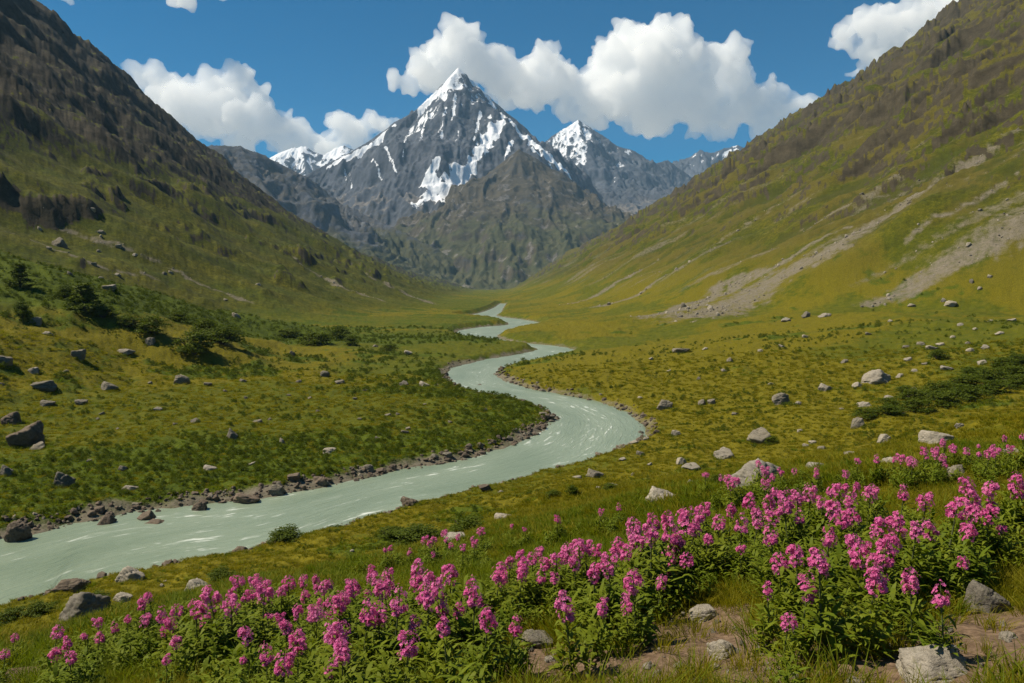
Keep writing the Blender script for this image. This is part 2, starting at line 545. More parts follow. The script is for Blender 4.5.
ghill = t.mix(t.ramp(t.math('ADD', t.math('MULTIPLY', nB, .5), t.math('MULTIPLY', nH, .5)), .40, .60), t.mix(t.ramp(nA, .38, .62), (.040, .046, .004), (.068, .062, .008)), t.mix(t.ramp(nA, .38, .62), (.086, .100, .004), (.150, .132, .010)))
nG = t.noise(.9, 4, pos, .75)
ghill = t.mix(t.ramp(nG, .60, .38), ghill, t.mix(1.0, ghill, (.50, .56, .5), 'MULTIPLY'))
ghill = t.mix(t.math('MULTIPLY', t.ramp(t.attr('dry'), .45, 1.0), .6), ghill, t.mix(nG, (.072, .058, .016), (.135, .100, .030)))
ghill = t.mix(t.ramp(t.attr('lush'), .3, .9), ghill, t.mix(nH, (.030, .036, .006), (.062, .060, .011)))  # dark hill growth; in the right side's gullies also painted shade
g = t.mix(t.math('MULTIPLY', t.attr('hill'), .85), g, ghill)
g = t.mix(t.ramp(nC, .62, .30), g, t.mix(1.0, g, (.52, .58, .5), 'MULTIPLY'))
dirtc = t.mix(t.ramp(nD, .3, .7), (.085, .055, .032), (.19, .13, .085))
g = t.mix(t.ramp(t.math('ADD', t.attr('dirt'), t.math('MULTIPLY', t.math('SUBTRACT', nD, .5), .8)), .3, .6), g, dirtc)
vor = t.n('TexVoronoi', feature='F1'); vor.inputs['Scale'].default_value = 1.7; t.l(pos, vor.inputs['Vector'])
sc1 = t.mix(vor.outputs['Color'], (.095, .083, .062), (.215, .188, .148)); sc1 = t.mix(t.ramp(nC, .35, .7), sc1, (.15, .128, .09))
g = t.mix(t.ramp(t.math('ADD', t.attr('scree'), t.math('MULTIPLY', t.math('SUBTRACT', fine, .5), 3.0)), .34, 1.05), g, sc1)
nR = t.noise(.09, 7, pos, .68); nR2 = t.noise(.6, 5, pos, .7)
rk = t.mix(t.ramp(nR, .35, .65), (.030, .025, .015), (.094, .078, .049))
rk = t.mix(t.ramp(nR2, .35, .7), rk, (.050, .041, .025)); rk = t.mix(t.ramp(nC, .60, .40), rk, t.mix(1.0, rk, (.72, .72, .72), 'MULTIPLY'))
rk = t.mix(t.math('MULTIPLY', t.attr('slate'), .85), rk, t.mix(t.ramp(nR, .35, .65), (.016, .014, .010), (.056, .047, .033)))
g = t.mix(t.ramp(t.math('ADD', t.attr('rock'), t.math('MULTIPLY', t.math('SUBTRACT', nR2, .5), 1.3)), .38, .62), g, rk)
b1 = t.bump(nB, .55, .9)
b2 = t.bump(nC, .6, .16, b1)
b3 = t.bump(nD, .45, .02, b2)
b4 = t.bump(nR, t_str := .0, 1.0, b3) if False else b3
t.princ(g, .95, b3, .12)
M_GROUND = t.m

co_all = P.reshape(-1, 3)
faces = grid_faces(*GX_.shape)[:, ::-1]
fc = lambda a: a.ravel()[faces].mean(1)
which = np.where(fc(tr) > .10, 2, np.where(fc(tl) > .10, 1, 0))
for k, nm, lab in ((0, 'ground', 'grassy valley floor and near slope around the winding river'),
                   (1, 'hillside', 'steep valley side with dark rock above green grass, on the left'),
                   (2, 'hillside', 'olive green valley side with pale scree runs, on the right')):
    fs = faces[which == k]
    used = np.unique(fs); remap = np.zeros(len(co_all), np.int32); remap[used] = np.arange(len(used))
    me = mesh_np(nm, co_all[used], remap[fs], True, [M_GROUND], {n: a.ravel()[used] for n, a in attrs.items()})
    link(nm, me, None, kind='structure', label=lab)
GROUND_GRID = None
del P, nrm

# ----------------------------------------------------------------- river water
nL = 700


def resample(c, n):
    s = np.concatenate([[0], np.cumsum(np.hypot(*np.diff(c, axis=0).T))])
    # keep the pairing of the two banks: resample by control index, not by length
    i = np.linspace(0, len(c) - 1, n)
    return np.stack([np.interp(i, np.arange(len(c)), c[:, k]) for k in (0, 1)], -1)


a_ = resample(RLc, nL); b_ = resample(RRc, nL)
mid = (a_ + b_) / 2
arc = np.concatenate([[0], np.cumsum(np.hypot(*np.diff(mid, axis=0).T))])
vv = np.linspace(-.16, 1.16, 42)
wid = np.hypot(*(b_ - a_).T)
X = a_[:, None, 0] + (b_ - a_)[:, None, 0] * vv; Y = a_[:, None, 1] + (b_ - a_)[:, None, 1] * vv
Z = np.full(X.shape, ZW)
uvw = np.stack([np.broadcast_to(arc[:, None], X.shape), vv[None] * wid[:, None]], -1)
t = NT('glacial_water')
uvn = t.n('UVMap', uv_map='UVMap').outputs[0]
mp = t.n('Mapping'); mp.inputs['Scale'].default_value = (.22, .85, 1); t.l(uvn, mp.inputs['Vector'])
mp2 = t.n('Mapping'); mp2.inputs['Scale'].default_value = (.05, .11, 1); t.l(uvn, mp2.inputs['Vector'])
w1 = t.noise(1.0, 6, mp.outputs[0], .62, .6); w2 = t.noise(1.0, 3, mp2.outputs[0], .5)
w3 = t.noise(3.4, 5, mp.outputs[0], .65, .3)
c = t.mix(t.ramp(w2, .35, .65), (.192, .245, .172), (.255, .308, .225))
c = t.mix(t.ramp(w3, .35, .7), c, t.mix(1.0, c, (.84, .88, .86), 'MULTIPLY'))
foam = t.math('MULTIPLY', t.ramp(w1, .57, .66), t.ramp(t.math('ADD', w2, t.math('MULTIPLY', w3, .35)), .66, .78))
foam2 = t.math('MULTIPLY', t.ramp(w3, .64, .74), .4)
c = t.mix(t.math('MAXIMUM', foam, foam2), c, (.74, .78, .72))
nb = t.bump(w1, .7, .35); nb = t.bump(w3, .7, .12, nb)
t.princ(c, .30, nb, .4)
me = mesh_np('river', np.stack([X, Y, Z], -1).reshape(-1, 3), grid_faces(*X.shape)[:, ::-1], True, [t.m], uv=uvw.reshape(-1, 2))
link('river', me, None, kind='structure', label='milky pale green glacial river winding down the valley')

# ----------------------------------------------------------------- mountains
t = NT('alpine_rock')
pos = t.geo()
m1 = t.noise(.0022, 8, pos, .66); m2 = t.noise(.02, 6, pos, .7); m3 = t.noise(.09, 4, pos, .7)
rkc = t.mix(t.ramp(m1, .38, .62), (.075, .074, .076), (.165, .155, .148))
rkc = t.mix(t.ramp(m2, .35, .68), rkc, (.07, .066, .064))
tan = t.mix(t.ramp(m2, .35, .65), (.15, .118, .085), (.25, .20, .155))
veg = t.mix(t.ramp(m2, .35, .65), (.055, .055, .020), (.105, .086, .034))
brown = t.mix(t.ramp(m2, .35, .65), (.050, .037, .020), (.115, .084, .046))
c = t.mix(t.ramp(t.math('ADD', t.attr('brown'), t.math('MULTIPLY', t.math('SUBTRACT', m2, .5), 1.2)), .3, .7), rkc, brown)
c = t.mix(t.ramp(t.math('ADD', t.attr('veg'), t.math('MULTIPLY', t.math('SUBTRACT', m2, .5), 1.2)), .3, .7), c, veg)
c = t.mix(t.ramp(t.math('ADD', t.attr('tan'), t.math('MULTIPLY', t.math('SUBTRACT', m3, .5), 1.2)), .3, .7), c, tan)
sn = t.ramp(t.math('ADD', t.attr('snow'), t.math('MULTIPLY', t.math('SUBTRACT', t.math('ADD', t.math('MULTIPLY', m2, .6), t.math('MULTIPLY', m3, .4)), .5), 1.5)), .44, .58)
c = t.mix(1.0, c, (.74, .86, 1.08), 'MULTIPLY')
c = t.mix(sn, c, (.82, .84, .88))
nb = t.bump(m2, .7, 14); nb = t.bump(m3, .5, 4, nb)
t.princ(c, .92, nb, .12)
M_ALP = t.m


def mountain(name, label, x0, x1, y0, y1, res, ridges, base, fine=1.0, seed=0, maskf=None, gull=1.0, fall=.5):
    """ridge skeleton -> height field: every ridge falls away at its own slope; gullies run down the fall lines"""
    nx = int((x1 - x0) / res); ny = int((y1 - y0) / res)
    X, Y = np.meshgrid(np.linspace(x0, x1, nx), np.linspace(y0, y1, ny))

    def hf(x, y):
        wx = x + 90 * fbm(x / 420, y / 420, 3, seed) + 26 * fbm(x / 110, y / 110, 3, seed + 5)
        wy = y + 90 * fbm(x / 420, y / 420, 3, seed + 9) + 26 * fbm(x / 110, y / 110, 3, seed + 14)
        h = base(x, y); rd = np.full(x.shape, 1e9)
        for i, (pts, sl) in enumerate(ridges):
            h0, d0, _ = rseg(x, y, pts, sl)
            h1, d, ar = rseg(wx, wy, pts, sl)
            k = sstep(0, 160, d0)
            gl = (ridged(ar / 115 + i * 3.3, d / 750, 3, seed + 20) - .5) * np.minimum(d, 320) * .40 * gull
            gl = gl + (ridged(ar / 42 + i * 7.3, d / 320, 3, seed + 26) - .5) * np.minimum(d, 140) * .34 * gull
            hh = h0 + (h1 - h0) * k + gl
            h = smax(h, hh, 14)
            rd = np.minimum(rd, d0)
        k = sstep(10, 90, rd) * .8 + .2
        h = h + fall * sstep(15, 160, rd) * (44 * (ridged(x / 120 + .5 * fbm(x / 300, y / 300, 2, seed + 61), y / 620, 4, seed + 62) - .4) + 14 * (ridged(x / 46, y / 260, 3, seed + 66) - .4))
        h = h + fine * k * (24 * (ridged(x / 210, y / 210, 6, seed + 30, .6) - .42) + 10 * fbm(x / 40, y / 40, 4, seed + 36) + 15 * (ridged(x / 62, y / 62, 4, seed + 41, .6) - .4) + 18 * (ridged(x / 120 + .4 * y / 120, y / 240, 4, seed + 45) - .4))
        return h
    Zm = par(hf, X, Y)
    gy, gx = np.gradient(Zm, (y1 - y0) / (ny - 1), (x1 - x0) / (nx - 1))
    Zs = Zm.copy()
    for _ in range(14):
        Zs[1:-1, 1:-1] = (Zs[1:-1, 1:-1] * 2 + Zs[:-2, 1:-1] + Zs[2:, 1:-1] + Zs[1:-1, :-2] + Zs[1:-1, 2:]) / 6
    lap_src = np.clip(Zs - Zm, -12, 12)
    gy, gx = np.gradient(Zs, (y1 - y0) / (ny - 1), (x1 - x0) / (nx - 1))
    sl = np.hypot(gx, gy)
    n1 = par(lambda a, b: fbm(a / 260, b / 260, 5, seed + 50), X, Y); n2_ = par(lambda a, b: fbm(a / 60, b / 60, 4, seed + 56), X, Y)
    lap = np.gradient(gy, (y1 - y0) / (ny - 1), axis=0) + np.gradient(gx, (x1 - x0) / (nx - 1), axis=1)
    for _ in range(2):
        lap = (lap + np.roll(lap, 1, 0) + np.roll(lap, -1, 0) + np.roll(lap, 1, 1) + np.roll(lap, -1, 1)) / 5

    def hmap(x, y):
        fx = np.clip((np.asarray(x) - x0) / (x1 - x0) * (nx - 1), 0, nx - 1.001); fy = np.clip((np.asarray(y) - y0) / (y1 - y0) * (ny - 1), 0, ny - 1.001)
        i = fy.astype(int); j = fx.astype(int); a = fy - i; b = fx - j
        return Zm[i, j] * (1 - a) * (1 - b) + Zm[i + 1, j] * a * (1 - b) + Zm[i, j + 1] * (1 - a) * b + Zm[i + 1, j + 1] * a * b

    def streak(pts, r, rag=.9):
        hx, hy, _ = raycast([p[0] for p in pts], [p[1] for p in pts], 0, hmap, y0, y1, 500)
        d, w_, _ = dseg(X, Y, list(zip(hx, hy)), list(r))
        return sstep(1.35, .35, d / np.maximum(w_, 1) + rag * n2_ + .3 * n1)
    att = maskf(X, Y, Zm, gx, gy, sl, n1, n2_, streak)
    if 'snow' in att:
        att['snow'] = att['snow'] + np.clip(lap_src * .03, -.3, .3) * sstep(450, 1000, Zm)
    for k in ('snow', 'veg', 'tan', 'brown'):
        att.setdefault(k, np.zeros_like(X))
    me = mesh_np(name, np.stack([X, Y, Zm], -1).reshape(-1, 3), grid_faces(ny, nx)[:, ::-1][:, ::-1], True, [M_ALP], att)
    # faces up
    me.flip_normals() if me.polygons[len(me.polygons) // 2].normal.z < 0 else None
    return link(name, me, None, kind='structure', label=label)


def PX(*pp):
    return [P3(*p) for p in pp]


def blob(X, Y, pts, r):
    d, w, _ = dseg(X, Y, [p[:2] for p in pts], list(r))
    return d / np.maximum(w, 1)


FLOORB = lambda x, y: -40 + 0 * x
peakR = [
    (PX((458, 68, 6000), (446, 80, 5970), (436, 90, 5950), (415, 111, 5900), (395, 122, 5880), (372, 139, 5850), (345, 155, 5800), (325, 164, 5800), (305, 176, 5750), (270, 203, 5650), (230, 240, 5500)), 1.12),
    (PX((458, 68, 6000), (470, 78, 6020), (484, 92, 6050), (505, 111, 6100), (525, 127, 6150), (545, 146, 6200), (560, 168, 6300), (600, 205, 6500)), 1.12),
    (PX((458, 68, 6000), (466, 100, 5870), (455, 130, 5720), (442, 160, 5560), (425, 200, 5380)), 1.25),
    (PX((505, 111, 6100), (498, 124, 5900), (486, 142, 5740), (468, 166, 5560)), 1.25),
    (PX((400, 119, 5885), (385, 150, 5660), (368, 185, 5430), (350, 212, 5280)), 1.15),
    (PX((345, 155, 5800), (335, 178, 5600), (322, 203, 5420)), 1.1),
    (PX((430, 96, 5940), (418, 130, 5760), (405, 165, 5560)), 1.3),
    (PX((545, 146, 6200), (540, 160, 6000), (530, 180, 5800)), 1.1),
]


def m_peak(X, Y, Z, gx, gy, sl, n1, n2_, streak):
    # snow lies on the left-facing (west) flanks, the summit cone and the cirque below
    west = sstep(-.2, .6, gx / np.maximum(sl, .2))
    hi = (Z - 1080) / 520
    s = hi * .62 + .40 * west - .18 * np.clip(sl - .95, 0, 2) + .26 * n2_ + .55 * n1 - .10
    for pts, w_, g_ in (
            (((437, 158), (431, 172), (428, 182), (441, 190), (456, 184), (471, 172)), (25, 32, 70, 75, 55, 30), 1.0),
            (((415, 205), (430, 196), (445, 200)), (30, 45, 30), .6),
            (((499, 124), (488, 140), (478, 155), (468, 168)), (45, 55, 48, 25), .95),
            (((470, 80), (490, 99), (510, 119), (530, 141), (546, 158)), (35, 38, 36, 42, 60), .95),
            (((460, 71), (446, 85), (432, 99), (420, 109)), (45, 60, 45, 25), .95),
            (((394, 125), (375, 143), (350, 155), (328, 167)), (22, 26, 22, 14), .8),
            (((533, 149), (546, 158), (558, 168), (572, 184)), (30, 40, 35, 20), .9),
            (((427, 114), (420, 140)), (13, 8), .75), (((410, 130), (403, 156)), (11, 7), .7), (((386, 148), (396, 172)), (11, 7), .7),
            (((446, 108), (441, 138)), (14, 9), .75), (((480, 112), (474, 140)), (12, 8), .75), (((372, 160), (382, 180)), (10, 7), .65), (((345, 170), (352, 188)), (9, 6), .6),
            (((512, 140), (505, 160)), (16, 9), .75), (((455, 95), (452, 120)), (14, 8), .75)):
        s = np.maximum(s, streak(pts, w_) * g_)
    tan = sstep(700, 480, Z + 130 * n1) * sstep(1.1, .6, sl + .3 * n2_)
    return dict(snow=s, tan=tan, brown=sstep(600, 250, Z + 200 * n1) * .6)


basepk = lambda x, y: np.clip((y - 4150) * .33, -70, 760) + 20 * fbm(x / 200, y / 200, 3, 7)
mountain('mountain', 'tall pointed snow streaked peak at the head of the valley', -2700, 1500, 3950, 6900, 7.0, peakR, basepk, .8, 200, m_peak, .8, .8)

brownR = [
    (PX((519, 150, 5000), (506, 160, 4980), (490, 176, 4930), (470, 196, 4880), (448, 216, 4800), (420, 245, 4650), (395, 266, 4500)), .74),
    (PX((519, 150, 5000), (535, 157, 5000), (560, 176, 4960), (585, 195, 4900), (610, 214, 4850), (640, 236, 4750), (690, 266, 4600)), .74),
    (PX((519, 150, 5000), (514, 178, 4830), (519, 200, 4680)), .9),
    (PX((560, 176, 4960), (566, 198, 4780)), .9),
    (PX((519, 150, 5000), (503, 198, 4480), (478, 238, 4200), (455, 270, 3950)), .95),
    (PX((519, 150, 5000), (527, 200, 4470), (534, 245, 4120)), .95),
    (PX((548, 168, 4980), (566, 208, 4520), (588, 246, 4250), (600, 272, 4050)), .95),
    (PX((490, 176, 4930), (482, 196, 4780)), .9),
]


def m_brown(X, Y, Z, gx, gy, sl, n1, n2_, streak):
    veg = sstep(560, 120, Z + 170 * n1) * sstep(1.3, .7, sl + .4 * n2_)
    tan = sstep(.28, .5, n2_ + .5 * n1) * .55
    snow = 0 * X
    return dict(veg=veg, brown=np.full_like(X, .78) + .25 * n1, tan=tan, snow=snow)


basebr = lambda x, y: np.clip((y - 3380) * .17, -12, 230) - 34 + 14 * fbm(x / 160, y / 160, 3, 8)
mountain('mountain', 'brown rocky shoulder mountain standing in front of the snowy peak', -1300, 1700, 3350, 5300, 6.5, brownR, basebr, .6, 300, m_brown, .3, 1.0)

rightR = [
    (PX((578, 120, 8000), (566, 127, 7980), (552, 136, 7950), (535, 150, 7900), (505, 175, 7800)), 1.05),
    (PX((578, 120, 8000), (590, 127, 8020), (602, 135, 8050), (618, 146, 8050), (632, 150, 8060), (642, 155, 8080), (652, 164, 8100), (668, 160, 8200), (690, 176, 8300), (740, 205, 8400)), 1.05),
    (PX((578, 120, 8000), (584, 145, 7700), (596, 175, 7350), (612, 205, 7000), (640, 240, 6700)), 1.1),
    (PX((618, 146, 8050), (634, 172, 7700), (652, 200, 7300)), 1.1),
    (PX((552, 136, 7950), (548, 160, 7700), (556, 185, 7400)), 1.1),
    (PX((652, 162, 8100), (672, 185, 7800), (690, 215, 7400)), 1.1),
]


def m_right(X, Y, Z, gx, gy, sl, n1, n2_, streak):
    west = sstep(-.3, .5, gx / np.maximum(sl, .2))
    s = (Z - 1150) / 700 + .42 * west + .3 * n2_ + .6 * n1 - .15 * np.clip(sl - 1, 0, 2) - .05
    return dict(snow=s, brown=sstep(900, 500, Z) * .4)


basert = lambda x, y: np.clip((y - 5500) * .18, 0, 380)
mountain('mountain', 'snow covered peak beside the tall peak, above the brown shoulder', -600, 3000, 6500, 8700, 9.0, rightR, basert, 1.1, 400, m_right)

farR = [
    (PX((640, 175, 9300), (668, 163, 9200), (690, 157, 9200), (700, 150, 9200), (712, 153, 9200), (724, 148, 9200), (738, 145, 9200), (748, 150, 9200), (765, 160, 9200), (800, 175, 9200)), .95),
    (PX((700, 150, 9200), (704, 170, 8950), (712, 190, 8700)), 1.0),
    (PX((738, 145, 9200), (734, 165, 8950), (728, 185, 8700)), 1.0),
]


def m_far(X, Y, Z, gx, gy, sl, n1, n2_, streak):
    return dict(snow=(Z - 1420) / 320 + .3 * sstep(-.3, .5, gx / np.maximum(sl, .2)) + .55 * n2_ + .4 * n1)


mountain('mountain', 'distant blue ridge with thin snow, partly behind the right valley side', 1300, 3600, 8500, 9500, 10.0, farR, basert, .9, 500, m_far)

leftR = [
    (PX((250, 170, 8800), (272, 156, 8800), (284, 151, 8800), (296, 147, 8800), (306, 146, 8800), (314, 152, 8800), (324, 155, 8800), (334, 149, 8800), (344, 145, 8800), (352, 149, 8800), (375, 160, 8800), (420, 175, 8800)), .9),
    (PX((302, 146, 8800), (306, 165, 8500), (312, 185, 8200)), 1.0),
    (PX((344, 145, 8800), (338, 163, 8500), (326, 180, 8200)), 1.0),
]


def m_left(X, Y, Z, gx, gy, sl, n1, n2_, streak):
    return dict(snow=(Z - 1150) / 380 + .35 * sstep(-.4, .4, gx / np.maximum(sl, .2)) + .5 * n2_ + .35 * n1)


mountain('mountain', 'far snowfield ridge seen low between the blue shoulder and the tall peak', -3200, -900, 8000, 9200, 10.0, leftR, basert, .9, 600, m_left)

blueR = [
    (PX((150, 170, 3900), (200, 146, 4000), (222, 145, 4050), (239, 146, 4100), (260, 153, 4150), (284, 166, 4200), (307, 177, 4200), (328, 194, 4200), (345, 205, 4150), (368, 216, 4100), (402, 231, 4000), (443, 252, 3900), (480, 280, 3800)), .74),
    (PX((240, 147, 4100), (262, 184, 3800), (290, 218, 3560)), .8),
    (PX((284, 166, 4200), (318, 206, 3900), (350, 244, 3700)), .8),
    (PX((345, 205, 4150), (370, 236, 3950), (400, 270, 3800)), .8),
]


def m_blue(X, Y, Z, gx, gy, sl, n1, n2_, streak):
    return dict(veg=sstep(420, 60, Z + 150 * n1), brown=np.full_like(X, .45), snow=sstep(700, 760, Z + 60 * n2_) * .55, tan=sstep(.3, .5, n2_) * .4)


mountain('mountain', 'dark blue grey shoulder mountain behind the left valley side', -2500, -100, 3350, 4700, 6.5, blueR, lambda x, y: -50 + np.clip((y - 3900) * .2, 0, 200), .8, 700, m_blue)
# ----------------------------------------------------------------- look-ups on the ground grid
_lr = np.log(rad[3:])


def G(a, x, y):
    r = np.hypot(x, y); th = np.arctan2(x, y)
    i = np.clip(np.round((np.log(np.maximum(r, 1.0)) - _lr[0]) / (_lr[-1] - _lr[0]) * (NR - 1)).astype(int) + 3, 0, len(rad) - 1)
    j = np.clip(np.round(np.interp(th, ang, np.arange(len(ang)))).astype(int), 0, len(ang) - 1)
    return a[i, j]


def GZint(x, y):
    """height of the ground mesh (bilinear on its own grid)"""
    x = np.asarray(x, float); y = np.asarray(y, float)
    r = np.hypot(x, y); th = np.arctan2(x, y)
    fi = np.interp(r, rad, np.arange(len(rad))); fj = np.interp(th, ang, np.arange(len(ang)))
    i = np.clip(fi.astype(int), 0, len(rad) - 2); j = np.clip(fj.astype(int), 0, len(ang) - 2)
    a = fi - i; b = fj - j
    return (GZ[i, j] * (1 - a) * (1 - b) + GZ[i + 1, j] * a * (1 - b) + GZ[i, j + 1] * (1 - a) * b + GZ[i + 1, j + 1] * a * b)


def cast(px, py, extra=0.0, d1=1500.0, n=500):
    return raycast(px, py, extra, GZint, 1.2, d1, n)


# ----------------------------------------------------------------- rocks
def rock_mat(name, c1, c2, c3, lich=.4):
    t = NT(name); pos = t.geo(); ob = t.obj()
    r = t.n('ObjectInfo').outputs['Random']
    a = t.noise(2.3, 6, ob, .65); b = t.noise(14, 5, ob, .7); d = t.noise(60, 2, ob)
    c = t.mix(t.ramp(a, .33, .67), c1, c2); c = t.mix(t.ramp(b, .4, .72), c, c3)
    c = t.mix(t.math('MULTIPLY', t.ramp(d, .5, .75), .5), c, tuple(v * .55 for v in c1))
    li = t.noise(5.0, 4, ob, .6, .4)
    c = t.mix(t.math('MULTIPLY', t.ramp(li, .58, .66), lich), c, (.16, .15, .075))
    c = t.mix(1.0, c, t.mix(r, (.80, .80, .80), (1.12, 1.10, 1.06)), 'MULTIPLY')
    nb = t.bump(a, .6, .05); nb = t.bump(b, .6, .016, nb); nb = t.bump(d, .4, .005, nb)
    t.princ(c, .92, nb, .18)
    return t.m


M_PALE = rock_mat('pale_granite', (.25, .222, .18), (.40, .36, .30), (.18, .158, .128))
M_GREY = rock_mat('grey_rock', (.155, .138, .110), (.270, .240, .195), (.10, .088, .068), .6)
M_BROWN = rock_mat('brown_wet_stone', (.105, .082, .062), (.21, .165, .125), (.07, .056, .045), .25)
RM = dict(p=M_PALE, g=M_GREY, b=M_BROWN)


def rock_shape(seed, sub, ncut, flat=1.0):
    r = np.random.default_rng(seed)
    import bmesh
    bm = bmesh.new(); bmesh.ops.create_icosphere(bm, subdivisions=sub, radius=1)
    v = np.array([p.co[:] for p in bm.verts]); f = np.array([[q.index for q in p.verts] for p in bm.faces])
    bm.free()
    ns = r.normal(size=(ncut, 3)); ns[:, 2] *= .8; ns /= np.linalg.norm(ns, axis=1)[:, None]
    ds = r.uniform(.60, 1.0, ncut)
    dt = v @ ns.T
    q = np.where(dt > .05, ds / np.maximum(dt, .05), 9)
    k = 26.0
    rad_ = (np.sum(q ** -k, axis=1)) ** (-1 / k)
    rad_ = np.minimum(rad_, 1.35)
    p = v * rad_[:, None]
    p = p * (1 + .13 * fbm3(p * 1.6 + seed, 3, 5) + .05 * (.5 - np.abs(fbm3(p * 4 + seed, 4, 9))) * 2 + .02 * fbm3(p * 14 + seed, 2, 15))[:, None] 
    crack = np.abs(n3(p * np.array([1.2, 1.2, 3.2]) + seed * 3.1, 21))
    p *= (1 - .10 * sstep(.12, .0, crack))[:, None]
    lo, hi = p.min(0), p.max(0)
    p[:, 0] = (p[:, 0] - (lo[0] + hi[0]) / 2) / (hi[0] - lo[0])
    p[:, 1] = (p[:, 1] - (lo[1] + hi[1]) / 2) / (hi[1] - lo[1]) * .85
    p[:, 2] = (p[:, 2] - lo[2]) / (hi[2] - lo[2]) * 1.45 - .45
    return p, f


ROCKS = {}
for m in 'pgb':
    ROCKS[m] = [mesh_np('rock', *rock_shape(40 + i, 5, 12 + i, 1), True, [RM[m]]) for i in range(9)]
PEB = {m: [mesh_np('stone', *rock_shape(140 + i, 3, 9 + i, 1), True, [RM[m]]) for i in range(5)] for m in 'pgb'}

